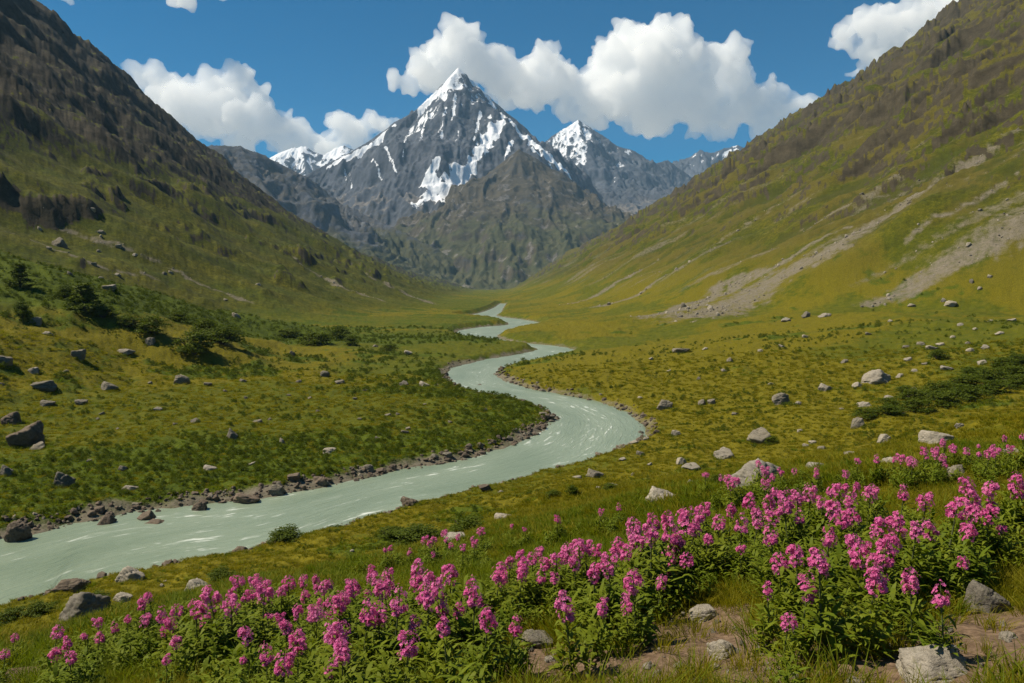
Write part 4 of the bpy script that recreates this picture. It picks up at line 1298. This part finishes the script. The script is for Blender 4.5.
SHR = [
    (20, 290, 30, 30, 'cone', 'dark conical shrub at the frame edge on the left bench', None),
    (85, 319, 44, 38, 'cone', 'tallest dark conical shrub on the left bench', None),
    (66, 300, 20, 18, 'round', 'low dark bush between the two conical shrubs', None),
    (104, 322, 28, 16, 'round', 'dark spreading bush at the foot of the tallest conical shrub', None),
    (22, 322, 20, 20, 'round', 'round dark bush below the conical shrub at the frame edge', None),
    (196, 362, 44, 28, 'round', 'largest round bush on the left slope', None),
    (222, 346, 46, 22, 'round', 'dark bush in the hollow behind the largest round bush', None),
    (206, 336, 30, 18, 'round', 'dark bush high in the hollow under the bench crest', None),
    (150, 339, 36, 20, 'round', 'dark bush left of the hollow beside a grey rock', None),
    (128, 330, 26, 14, 'round', 'low bush on the slope right of the tallest conical shrub', None),
    (178, 322, 26, 11, 'round', 'low bush along the bench crest', None),
    (338, 340, 26, 16, 'round', 'bush on the nose of the bench near the river valley', None),
    (316, 346, 40, 16, 'round', 'wide bush on the nose of the bench', None),
    (350, 346, 18, 12, 'round', 'small bush at the tip of the bench nose', None),
    (290, 338, 30, 12, 'round', 'low bush behind the wide bush on the bench nose', None),
    (389, 351, 20, 7, 'round', 'flat bush on the meadow beyond the bench nose', None),
    (254, 546, 34, 13, 'round', 'green bush at the water edge left of its twin', None),
    (287, 542, 40, 15, 'round', 'green bush hanging over the near water edge', None),
    (222, 584, 30, 13, 'round', 'green bush right of the pale rounded boulder', None),
    (98, 603, 30, 12, 'round', 'green bush between the slanted and peaked boulders', None),
    (40, 616, 34, 15, 'round', 'green bush left of the slanted boulder', None),
    (12, 622, 34, 14, 'round', 'green bush at the frame edge by the near water', None),
    (468, 537, 46, 17, 'round', 'dark bush right behind the white angular boulder', None),
    (418, 547, 52, 18, 'round', 'dark bush left of the white angular boulder', None),
    (392, 540, 34, 13, 'round', 'small bush at the end of the dark bushes near the river', None),
    (573, 497, 16, 12, 'round', 'small round bush left of the dark near bank rock', None),
    (554, 499, 20, 8, 'round', 'flat bush beside the small round bush on the near bank', None),
    (610, 491, 18, 8, 'round', 'flat bush right of the dark near bank rock', None),
    (716, 487, 20, 14, 'round', 'bush at the foot of the large wedge boulder', None),
    (771, 445, 18, 9, 'round', 'bush beside the dark angular boulder on the right meadow', None),
    (938, 361, 22, 12, 'round', 'single bush below the stony patch', None),
]
DARKB = [(868, 420, 34, 12), (892, 417, 36, 14), (916, 413, 38, 15), (942, 408, 40, 16), (968, 402, 40, 17), (994, 396, 40, 17), (1018, 390, 36, 16), (890, 408, 30, 12), (915, 402, 36, 14),
         (940, 396, 38, 15), (966, 390, 38, 15), (992, 384, 38, 15), (1016, 378, 36, 14), (975, 380, 34, 12), (1004, 372, 34, 12), (905, 396, 26, 9), (1020, 365, 30, 11)]
px = [s[0] for s in SHR] + [s[0] for s in DARKB]; py = [s[1] for s in SHR] + [s[1] for s in DARKB]
x, y, z = cast(px, py)
for i in range(len(px)):
    if i < len(SHR):
        s = SHR[i]; kind, lab, grp = s[4], s[5], s[6]; w_, h_ = s[2], s[3]
    else:
        s = DARKB[i - len(SHR)]; kind, lab, grp = 'round', 'dark green low bush in the thicket right of the meadow', 'dark bushes on the right meadow'; w_, h_ = s[2], s[3]
    Wd = w_ * y[i] / F * 1.2; Hh = h_ * y[i] / F * (.85 if kind == 'cone' else .8)
    f = 1 + .3 * Wd / math.hypot(x[i], y[i])
    xx, yy = x[i] * f, y[i] * f
    put_shrub(xx, yy, min(float(GZint(np.array([xx]), np.array([yy]))[0]), z[i] + .4 * Hh), Wd, Hh, kind, 900 + i, lab, grp)

# ----------------------------------------------------------------- flowers
tP = NT('pink_petals'); r_ = tP.n('ObjectInfo').outputs['Random']
nz = tP.noise(30, 2, tP.obj())
cP = tP.mix(tP.ramp(nz, .35, .65), (.60, .07, .28), (.82, .20, .47)); cP = tP.mix(tP.math('MULTIPLY', r_, .55), cP, (.76, .24, .48))
d = tP.n('BsdfPrincipled'); tP.l(cP, d.inputs['Base Color']); d.inputs['Roughness'].default_value = .6; d.inputs['Specular IOR Level'].default_value = .2
tr_ = tP.n('BsdfTranslucent'); tP.l(cP, tr_.inputs['Color']); ms = tP.n('MixShader'); ms.inputs[0].default_value = .35
tP.l(d.outputs[0], ms.inputs[1]); tP.l(tr_.outputs[0], ms.inputs[2]); tP.l(ms.outputs[0], tP.out.inputs['Surface'])
M_PETAL = tP.m
M_STEM = NT('flower_stem').princ((.085, .10, .035), .7) and bpy.data.materials['flower_stem']
FH = .53        # height of the middle of a flower head on a plant of size 1


def head_mesh(seed, wd, hg, n):
    """dense raceme: small five petalled flowers round the top of the stem, buds at the tip, looser flowers below"""
    r = np.random.default_rng(seed); co = []; fa = []
    nl = int(r.integers(3, 6)); lobes = []
    for j in range(nl):
        a = r.uniform(0, 6.28); lobes.append(np.array([wd * .33 * math.cos(a), wd * .33 * math.sin(a), FH + hg * r.uniform(-.36, .36)]))
    for i in range(n):
        t = (i + .5) / n; a = i * 2.39996 + r.normal(0, .25)
        z = FH + hg * (t - .5) + r.normal(0, .006)
        prof = (math.sin(math.pi * (t * .80 + .16)) ** .7)
        rr_ = wd / 2 * prof * r.uniform(.55, 1.0)
        o = np.array([math.cos(a), math.sin(a), .25 + .7 * t]); o /= np.linalg.norm(o)
        c = np.array([rr_ * math.cos(a), rr_ * math.sin(a), z])
        j = int(r.integers(0, nl + 2))
        if j < nl:      # side lobes make the outline uneven
            q = r.normal(size=3); q /= np.linalg.norm(q); c = lobes[j] + q * wd * r.uniform(.10, .21); o = q * .7 + np.array([0, 0, .3])
            o /= np.linalg.norm(o)
        s = (.0135 if t < .86 else .007) * r.uniform(.8, 1.25)
        u = np.cross(o, (0, 0, 1)); u /= np.linalg.norm(u) + 1e-9; v = np.cross(o, u)
        ph = r.uniform(0, 6.28)
        for k in range(5):
            w_ = ph + k * 2 * math.pi / 5
            d1 = u * math.cos(w_) + v * math.sin(w_); d2 = u * math.cos(w_ + .5) + v * math.sin(w_ + .5); d3 = u * math.cos(w_ - .5) + v * math.sin(w_ - .5)
            b = len(co)
            co += [tuple(c), tuple(c + d3 * s * .75 + o * s * .25), tuple(c + d1 * s * 1.15 + o * s * r.uniform(-.1, .45)), tuple(c + d2 * s * .75 + o * s * .25)]
            fa += [(b, b + 1, b + 2, b + 3)]
    for i in range(0):       # faded flowers hanging under the head
        a = r.uniform(0, 6.28); z = FH - hg * .45 - r.uniform(0, .03); rr_ = r.uniform(.01, .35) * wd
        b = len(co); c = np.array([rr_ * math.cos(a), rr_ * math.sin(a), z]); s = .009
        co += [tuple(c), tuple(c + (s, 0, -s)), tuple(c + (0, 0, -2 * s)), tuple(c + (-s * .6, s, -s))]; fa += [(b, b + 1, b + 2, b + 3)]
    return co, fa


def lance(base, a, el, ln, wd, droop, r):
    """long pointed leaf, folded along three joints"""
    o = np.array([math.cos(a), math.sin(a), 0]); s_ = np.array([-math.sin(a), math.cos(a), 0])
    p = np.array(base, float); co = []; e = el
    prof = [.25, 1.0, .8, .04]
    for k in range(4):
        w_ = wd / 2 * prof[k]
        co += [tuple(p - s_ * w_ + (0, 0, w_ * .35)), tuple(p + s_ * w_ + (0, 0, w_ * .35))]
        p = p + (o * math.cos(e) + np.array([0, 0, math.sin(e)])) * ln / 3
        e -= droop
    return co, [(0, 1, 3, 2), (2, 3, 5, 4), (4, 5, 7, 6)]


def plant_leaves(seed, n, top):
    r = np.random.default_rng(seed); ps = []
    for i in range(n):
        t = i / n; z = .03 + t * top
        a = i * 2.39996 + r.normal(0, .3)
        ln = r.uniform(.13, .21) * (1.15 - .55 * t); ps.append(lance((0, 0, z), a, r.uniform(.35, .95), ln, ln * r.uniform(.16, .26), r.uniform(.15, .55), r))
    for i in range(9):        # shorter side shoots that fill the base
        a = r.uniform(0, 6.28); d0 = r.uniform(.04, .15); b = (d0 * math.cos(a), d0 * math.sin(a), 0); hh = r.uniform(.14, .36)
        for j in range(6):
            aa = j * 2.4 + r.uniform(0, 1); zz = hh * (j + 1) / 6
            ln = r.uniform(.09, .15); ps.append(lance((b[0], b[1], zz), aa, r.uniform(.3, 1.1), ln, ln * r.uniform(.2, .32), r.uniform(.1, .5), r))
    return merge(ps)


FL = []
for i in range(13):
    r = np.random.default_rng(800 + i)
    wd, hg = [(.125, .17), (.14, .20), (.115, .15), (.13, .24), (.15, .18), (.10, .17), (.12, .13), (.135, .22), (.11, .20), (.15, .15), (.075, .15), (.10, .11), (.165, .16)][i]
    wd *= 1.12; hg *= .92
    st = mesh_np('stem', *tube([(0, 0, -.08), (r.normal(0, .012), r.normal(0, .012), .3), (0, 0, FH - hg * .2), (0, 0, FH + hg * .45)], [.0075, .006, .0045, .002]), True, [M_STEM])
    le = mesh_np('leaves', *plant_leaves(820 + i, 30, .45), False, [M_HERB])
    hd = mesh_np('flower_head', *head_mesh(840 + i, wd, hg, int(50 + 1150 * wd * hg * 3)), False, [M_PETAL])
    FL.append((st, le, hd, wd, hg))

HEADS = []


def from_crop(x0, y0, k, lst):
    for u, v, w_, h_ in lst:
        HEADS.append((x0 + u / k, y0 + v / k, w_ / k, h_ / k))


from_crop(660, 440, 2.81, [
    (676, 232, 48, 70), (708, 250, 48, 75), (562, 315, 50, 70), (598, 310, 48, 75), (588, 380, 58, 75), (470, 345, 55, 100), (465, 260, 50, 50), (525, 290, 50, 60), (395, 320, 50, 60), (355, 350, 42, 60), (310, 420, 40, 65),
    (400, 420, 50, 75), (350, 500, 32, 32), (330, 270, 46, 70), (715, 395, 48, 55), (805, 440, 50, 62), (870, 262, 45, 62), (800, 250, 40, 52), (955, 245, 26, 26), (985, 115, 32, 60), (890, 125, 44, 55), (925, 135, 44, 55), (865, 165, 48, 58),
    (790, 185, 60, 60), (740, 175, 40, 42), (685, 145, 32, 42), (620, 240, 46, 50), (625, 285, 50, 60), (575, 260, 36, 46), (480, 200, 50, 50), (530, 215, 46, 58), (565, 215, 36, 40), (940, 180, 32, 32), (890, 210, 42, 50), (925, 212, 40, 46), (1015, 150, 26, 46), (860, 345, 30, 22), (440, 245, 36, 40),
    (400, 165, 40, 50), (430, 150, 36, 46), (360, 165, 40, 46), (330, 150, 34, 36), (300, 170, 40, 46), (280, 190, 36, 42), (250, 170, 40, 44), (265, 220, 36, 46), (220, 230, 40, 50), (190, 190, 36, 44), (150, 190, 36, 40), (120, 215, 36, 36), (95, 200, 30, 36), (60, 205, 36, 40), (15, 225, 36, 42), (80, 240, 36, 42), (110, 270, 36, 40), (130, 282, 26, 30), (45, 270, 40, 46),
    (28, 330, 26, 30), (75, 335, 32, 36), (230, 302, 26, 26), (325, 220, 36, 40), (395, 215, 30, 42), (500, 135, 36, 40), (545, 135, 26, 30), (580, 152, 34, 36), (605, 135, 26, 26), (475, 142, 32, 36), (540, 175, 36, 50), (450, 172, 32, 36), (10, 360, 24, 30), (45, 300, 30, 40), (170, 230, 34, 36), (375, 185, 40, 50), (640, 260, 40, 46), (570, 340, 40, 50)])
from_crop(330, 450, 2.926, [
    (100, 465, 55, 75), (140, 480, 50, 70), (190, 440, 50, 90), (250, 420, 50, 75), (285, 445, 55, 80), (330, 410, 48, 80), (420, 425, 50, 70), (350, 515, 45, 90), (195, 570, 48, 85), (460, 490, 50, 65), (520, 500, 42, 55), (230, 510, 40, 42), (390, 470, 32, 36), (20, 525, 50, 80), (35, 580, 50, 75), (25, 435, 40, 60), (70, 395, 38, 42), (165, 405, 48, 58), (235, 390, 42, 50), (275, 350, 46, 50), (350, 360, 50, 58), (290, 385, 46, 60), (380, 405, 46, 60),
    (470, 355, 46, 52), (515, 380, 32, 34), (550, 360, 42, 60), (580, 340, 42, 60), (565, 300, 32, 42), (610, 290, 30, 36), (615, 370, 32, 44), (640, 330, 36, 42), (670, 320, 36, 42), (705, 300, 40, 50), (735, 285, 44, 52), (762, 285, 42, 52), (790, 300, 36, 44), (825, 285, 42, 44), (838, 342, 50, 52), (905, 365, 52, 56), (960, 390, 28, 32), (775, 365, 38, 70), (780, 440, 42, 60), (710, 455, 38, 80), (810, 435, 28, 36), (855, 430, 32, 42), (870, 465, 28, 32), (975, 345, 24, 32), (995, 315, 32, 34), (890, 300, 42, 52), (880, 262, 42, 42), (905, 240, 32, 36), (930, 222, 42, 55), (945, 250, 55, 75), (985, 235, 48, 75), (1008, 200, 40, 80), (970, 205, 32, 42), (1000, 275, 40, 46), (690, 285, 34, 40), (725, 330, 36, 42), (650, 370, 30, 34), (118, 380, 32, 36), (185, 360, 34, 40), (145, 345, 26, 30), (525, 330, 30, 36), (600, 320, 30, 40), (310, 450, 44, 60)])
from_crop(240, 560, 3.657, [
    (45, 270, 55, 70), (110, 340, 48, 85), (165, 370, 52, 95), (205, 280, 60, 60), (210, 195, 44, 70), (180, 240, 42, 42), (295, 280, 52, 60), (350, 240, 70, 75), (375, 305, 62, 80), (360, 345, 50, 60), (320, 388, 46, 60), (265, 200, 50, 44), (310, 205, 28, 42), (365, 140, 52, 70), (240, 130, 32, 50), (280, 165, 32, 32), (310, 95, 42, 50), (340, 88, 36, 40), (265, 100, 32, 40), (175, 85, 42, 42), (150, 110, 36, 42), (230, 80, 32, 42), (280, 65, 28, 32), (60, 120, 42, 46), (92, 125, 40, 42), (15, 80, 32, 32), (70, 75, 36, 30), (20, 120, 42, 34), (110, 205, 28, 32), (415, 90, 50, 50), (475, 72, 32, 26), (530, 105, 42, 48), (555, 95, 38, 40), (475, 120, 32, 32), (10, 170, 28, 32), (150, 220, 28, 30), (340, 160, 36, 50), (440, 120, 30, 36), (390, 135, 30, 34)])
from_crop(0, 450, 2.926, [
    (590, 445, 50, 60), (640, 430, 50, 50), (690, 455, 46, 40), (755, 420, 48, 44), (760, 385, 32, 28), (715, 385, 30, 26), (690, 410, 34, 30), (585, 505, 24, 50), (520, 465, 30, 34), (470, 475, 36, 46), (490, 490, 36, 42), (430, 440, 28, 30), (450, 430, 26, 28), (410, 495, 34, 44), (400, 460, 26, 30), (370, 495, 28, 30), (340, 515, 24, 34), (290, 505, 26, 28), (520, 560, 34, 42), (480, 615, 28, 28), (490, 520, 28, 28), (185, 575, 42, 60), (130, 600, 36, 48), (145, 535, 32, 34), (215, 605, 36, 28), (255, 540, 26, 26), (280, 550, 30, 28), (30, 550, 18, 18), (5, 600, 22, 26), (700, 615, 24, 26), (870, 545, 30, 34), (845, 515, 34, 36), (915, 485, 32, 34), (790, 485, 24, 30), (820, 500, 26, 30)])

rz = np.random.default_rng(77)
for i in range(46):      # thin far part of the bank, up the slope
    t_ = rz.random()
    HEADS.append((700 + 320 * t_ + rz.normal(0, 14), 487 - 48 * t_ + rz.normal(0, 6), rz.uniform(4, 8), rz.uniform(4, 8)))
for i in range(22):
    t_ = rz.random()
    HEADS.append((380 + 250 * t_ + rz.normal(0, 14), 556 - 52 * t_ + rz.normal(0, 5), rz.uniform(4, 7), rz.uniform(4, 7)))


def zone(px, py):
    if px > 690 and py < 488:
        return 'small pink wildflower among thin grass high on the near slope', 'sparse flowers high on the slope'
    if px > 760 and py > 470:
        return 'tall magenta wildflower in the leafy bank near the shaded boulder', 'flowers of the nearest bank'
    if px > 555:
        return 'magenta wildflower in the row behind the bare soil patch', 'flowers of the back row'
    if px > 330 and py < 556 - 52 * (px - 380) / 250 + 14:
        return 'faint pink wildflower in grass between the bank and the river', 'sparse flowers towards the river'
    if px > 300:
        return 'magenta wildflower in the dense clump at the bottom middle', 'flowers of the middle clump'
    return 'loose pink wildflower scattered on the lower left slope', 'flowers of the lower left slope'


HX = np.array(HEADS)
scl = np.ones(len(HX))
for _ in range(4):
    x, y, z = cast(HX[:, 0], HX[:, 1], FH * scl, 60, 300)
    scl = .55 * scl + .45 * np.clip(np.maximum(HX[:, 2] / .128, HX[:, 3] / .19) * y / F, np.where(HX[:, 2] < 8.1, .38, .52), 1.42)
x, y, z = cast(HX[:, 0], HX[:, 1], FH * scl, 60, 300)
asp = HX[:, 3] / HX[:, 2]
for i in range(len(HX)):
    best = np.argsort([abs(f[4] / f[3] - asp[i]) for f in FL])[:6]
    st, le, hd, wd, hg = FL[int(best[rz.integers(0, 6)])]
    root = bpy.data.objects.new('wildflower', None); COL.objects.link(root); root.empty_display_size = .1
    zz = float(GZint(x[i:i + 1], y[i:i + 1])[0])
    root.location = (x[i], y[i], zz); root.rotation_euler = (rz.normal(0, .09), rz.normal(0, .09), rz.uniform(0, 6.28))
    root.scale = (scl[i],) * 3
    for nm, me in (('stem', st), ('leaves', le), ('flower_head', hd)):
        link(nm, me, root)
    lab, grp = zone(HX[i, 0], HX[i, 1])
    root['label'] = lab; root['category'] = 'flower'; root['group'] = grp
print('flowers', len(HX), 'scale', scl.min(), scl.max(), 'dist', y.min(), y.max())

# leafy growth between the flowers
herb = [proto(mesh_np('herb', *plant_leaves(860 + i, 20, .40), False, [M_HERB])) for i in range(5)]
near = np.where(y < 14)[0]
r = np.random.default_rng(5)
k = r.choice(near, 720)
hx = x[k] + r.normal(0, .16, len(k)); hy = y[k] + r.normal(0, .2, len(k))
m_ = norock(hx, hy, .9) & (G(dirt, hx, hy) < .6); hx, hy, k = hx[m_], hy[m_], k[m_]
sc_ = scl[k] * r.uniform(.65, 1.05, len(k))
scatter('undergrowth', 'dense green leaves filling the flower bank', np.stack([hx, hy, GZint(hx, hy)], -1), r.uniform(0, 6.3, len(k)), sc_, herb, .1)
# ----------------------------------------------------------------- clouds
t = NT('cumulus')
vs_ = t.n('VolumeScatter'); vs_.inputs['Color'].default_value = (1, 1, 1, 1); vs_.inputs['Density'].default_value = .0055; vs_.inputs['Anisotropy'].default_value = .0
t.l(vs_.outputs[0], t.out.inputs['Volume'])
M_CLOUD = t.m


def cloud(label, blobs, D, seed, depth=1.0, vox=42.0):
    import bmesh
    r = np.random.default_rng(seed)
    bm = bmesh.new()
    from mathutils import Matrix
    for (px, py, rp) in blobs:
        X, Y, Z = P3(px, py, D); R = rp * D / F
        for k in range(1):
            oy = r.uniform(-.4, .4) * R
            bmesh.ops.create_icosphere(bm, subdivisions=3, radius=R, matrix=Matrix.Translation((X, Y + oy, Z)))
        for k in range(11):   # cauliflower knobs
            d = r.normal(size=3); d /= np.linalg.norm(d); d[2] = abs(d[2]) * .9 - .1
            rr_ = R * r.uniform(.2, .46)
            bmesh.ops.create_icosphere(bm, subdivisions=2, radius=rr_, matrix=Matrix.Translation((X + d[0] * R * .85, Y + oy + d[1] * R * .85, Z + d[2] * R * .85)))
    me = bpy.data.meshes.new('cloud_lumps'); bm.to_mesh(me); bm.free()
    tmp = bpy.data.objects.new('cloud_lumps', me); COL.objects.link(tmp)
    md = tmp.modifiers.new('r', 'REMESH'); md.mode = 'VOXEL'; md.voxel_size = vox
    dg = bpy.context.evaluated_depsgraph_get()
    ev = tmp.evaluated_get(dg)
    m2 = bpy.data.meshes.new_from_object(ev)
    bpy.data.objects.remove(tmp); bpy.data.meshes.remove(me)
    b2 = bmesh.new(); b2.from_mesh(m2); b2.verts.ensure_lookup_table()
    seen = set(); drop = []
    for v in b2.verts:
        if v.index in seen:
            continue
        st = [v]; seen.add(v.index); comp = []
        while st:
            q = st.pop(); comp.append(q)
            for e in q.link_edges:
                o_ = e.other_vert(q)
                if o_.index not in seen:
                    seen.add(o_.index); st.append(o_)
        if len(comp) < .05 * len(b2.verts):
            drop += comp
    bmesh.ops.delete(b2, geom=drop, context='VERTS'); b2.to_mesh(m2); b2.free()
    n = len(m2.vertices)
    co = np.empty(n * 3); m2.vertices.foreach_get('co', co); co = co.reshape(-1, 3)
    no = np.empty(n * 3); m2.vertices.foreach_get('normal', no); no = no.reshape(-1, 3)
    base = co[:, 2].min()
    bil = 2.4 * np.abs(n3(co / 560 + seed, seed)); bil2 = 2.4 * np.abs(n3(co / 250 + seed, seed + 3)); bil3 = 2.4 * np.abs(n3(co / 120 + seed, seed + 6))
    co = co + no * (120 * (bil - .75) + 105 * (bil2 - .65) + 62 * (bil3 - .6) + 30 * (2.4 * np.abs(n3(co / 58 + seed, seed + 9)) - .6) + 40 * fbm3(co / 170, 4, seed + 11))[:, None]
    # flat, ragged cloud base
    m2.vertices.foreach_set('co', co.ravel().astype(np.float32)); m2.update()
    tmp = bpy.data.objects.new('cloud_lumps', m2); COL.objects.link(tmp)       # a second pass cleans folds
    md = tmp.modifiers.new('r', 'REMESH'); md.mode = 'VOXEL'; md.voxel_size = vox * .8
    m3 = bpy.data.meshes.new_from_object(tmp.evaluated_get(bpy.context.evaluated_depsgraph_get()))
    bpy.data.objects.remove(tmp); bpy.data.meshes.remove(m2); m2 = m3
    m2.polygons.foreach_set('use_smooth', np.ones(len(m2.polygons), bool))
    m2.name = 'cloud'; m2.materials.clear(); m2.materials.append(M_CLOUD)
    link('cloud', m2, None, label=label, category='cloud')


if USE_CLOUDS:
    cloud('large white cumulus behind the tall pointed peak', [
        (410, 82, 10), (425, 72, 20), (440, 48, 18), (462, 46, 24), (480, 65, 24), (450, 80, 22), (505, 78, 24), (525, 70, 18), (545, 62, 18), (560, 80, 22), (535, 92, 20), (580, 92, 20), (505, 98, 14),
        (600, 75, 20), (612, 55, 22), (635, 42, 24), (658, 32, 18), (675, 45, 22), (690, 60, 20), (650, 70, 34), (620, 95, 28), (655, 110, 28), (690, 95, 30), (700, 118, 20), (725, 60, 20), (738, 52, 14), (735, 80, 22), (745, 100, 22),
        (765, 95, 16), (760, 118, 16), (785, 108, 14), (800, 104, 11), (725, 118, 18), (590, 112, 16), (630, 126, 12), (565, 104, 12), (395, 80, 4), (770, 84, 10)], 13000, 5)
    cloud('white cumulus low behind the left valley side', [
        (140, 78, 16), (152, 72, 12), (160, 95, 22), (185, 105, 26), (205, 118, 26), (215, 92, 22), (235, 82, 18), (225, 110, 28), (252, 98, 16), (255, 122, 24), (280, 128, 20), (300, 130, 14), (290, 145, 18), (315, 142, 14), (240, 140, 20),
        (340, 122, 14), (352, 132, 18), (372, 122, 14), (385, 130, 12), (398, 120, 7), (360, 150, 16), (330, 150, 16)], 12500, 9)
    cloud('white cloud above the right valley side near the frame corner', [
        (845, 35, 14), (865, 24, 16), (890, 25, 20), (915, 18, 20), (940, 10, 18), (965, 0, 18), (900, 42, 18), (875, 48, 14), (930, 35, 18), (860, 68, 10), (850, 76, 6), (880, 64, 14), (840, 64, 5), (990, -12, 20)], 12800, 13)
    cloud('small white cloud wisp at the top left edge', [(185, 1, 7), (196, 3, 6), (176, -2, 5)], 12500, 21, 1, 55)
    cloud('pale cloud scrap at the top edge beside the wisp', [(222, 1, 5), (229, 0, 6)], 12500, 24, 1, 55)
    cloud('faint cloud scrap at the top left corner', [(60, 0, 4), (66, -1, 4)], 12500, 27, 1, 55)
# ----------------------------------------------------------------- light, sky, air
SUN_EL, SUN_AZ = math.radians(53), math.radians(-86)          # azimuth from +y (ahead), clockwise: to the left and a little ahead
sx, sy, sz = math.sin(SUN_AZ) * math.cos(SUN_EL), math.cos(SUN_AZ) * math.cos(SUN_EL), math.sin(SUN_EL)
ld = bpy.data.lights.new('sun', 'SUN'); ld.energy = 5.0; ld.angle = math.radians(.53); ld.color = (1.0, .90, .72)
lo = bpy.data.objects.new('sun', ld); COL.objects.link(lo)
from mathutils import Vector
lo.rotation_euler = Vector((-sx, -sy, -sz)).to_track_quat('-Z', 'Y').to_euler()
w = bpy.data.worlds.new('World'); SC.world = w; w.use_nodes = True
nt = w.node_tree; bg = nt.nodes['Background']
sk = nt.nodes.new('ShaderNodeTexSky'); sk.sky_type = 'NISHITA'; sk.sun_disc = False
sk.sun_elevation = SUN_EL; sk.sun_rotation = SUN_AZ
sk.altitude = 2600; sk.air_density = 1.0; sk.dust_density = .1; sk.ozone_density = 4.0
hs = nt.nodes.new('ShaderNodeHueSaturation'); hs.inputs['Saturation'].default_value = 2.0; hs.inputs['Hue'].default_value = .488
nt.links.new(sk.outputs[0], hs.inputs['Color']); nt.links.new(hs.outputs[0], bg.inputs['Color']); bg.inputs['Strength'].default_value = .06

# unseen land beyond the mountains, added to bounce light onto the cloud bases
tl_ = NT('bounce_land'); tl_.princ(tl_.mix(tl_.noise(.0008, 5, tl_.geo()), (.16, .15, .12), (.50, .50, .50)), .95)
q = [(45000 * math.cos(a), 45000 * math.sin(a), -160.) for a in np.linspace(0, 2 * math.pi, 49)[:-1]]
me = mesh_np('terrain', [(0, 0, -160.)] + q, [(0, i + 1, (i + 1) % 48 + 1) for i in range(48)], True, [tl_.m])
link('terrain', me, None, kind='structure', label='unseen land added beyond the mountains to bounce light onto the clouds')

# haze
HZ = (-6500., 6500., -600., 9900., -165.0, 1900.)
t = NT('valley_haze')
vp = t.n('VolumePrincipled'); vp.inputs['Color'].default_value = (.42, .70, 1.0, 1); vp.inputs['Density'].default_value = 3.4e-5
vp.inputs['Anisotropy'].default_value = .0
t.l(vp.outputs[0], t.out.inputs['Volume'])
x0, x1, y0, y1, z0, z1 = HZ
me = mesh_np('haze', [(x, y, z) for z in (z0, z1) for y in (y0, y1) for x in (x0, x1)],
             [(0, 2, 3, 1), (4, 5, 7, 6), (0, 1, 5, 4), (2, 6, 7, 3), (0, 4, 6, 2), (1, 3, 7, 5)], False, [t.m])
if USE_HAZE:
    link('haze', me, None, kind='stuff', label='thin blue air that fades the far mountains')

vs = SC.view_settings
SC.display_settings.display_device = 'sRGB'
vs.view_transform = 'Standard'; vs.look = 'None'; vs.exposure = .45; vs.gamma = 1; vs.use_curve_mapping = False
SC.render.engine = 'CYCLES'
cy = SC.cycles
cy.max_bounces = 34; cy.diffuse_bounces = 3; cy.glossy_bounces = 2; cy.transmission_bounces = 4; cy.transparent_max_bounces = 8
cy.volume_bounces = 32
cy.use_denoising = True
cy.denoiser = 'OPENIMAGEDENOISE'; cy.denoising_input_passes = 'RGB_ALBEDO_NORMAL'; cy.denoising_prefilter = 'NONE'
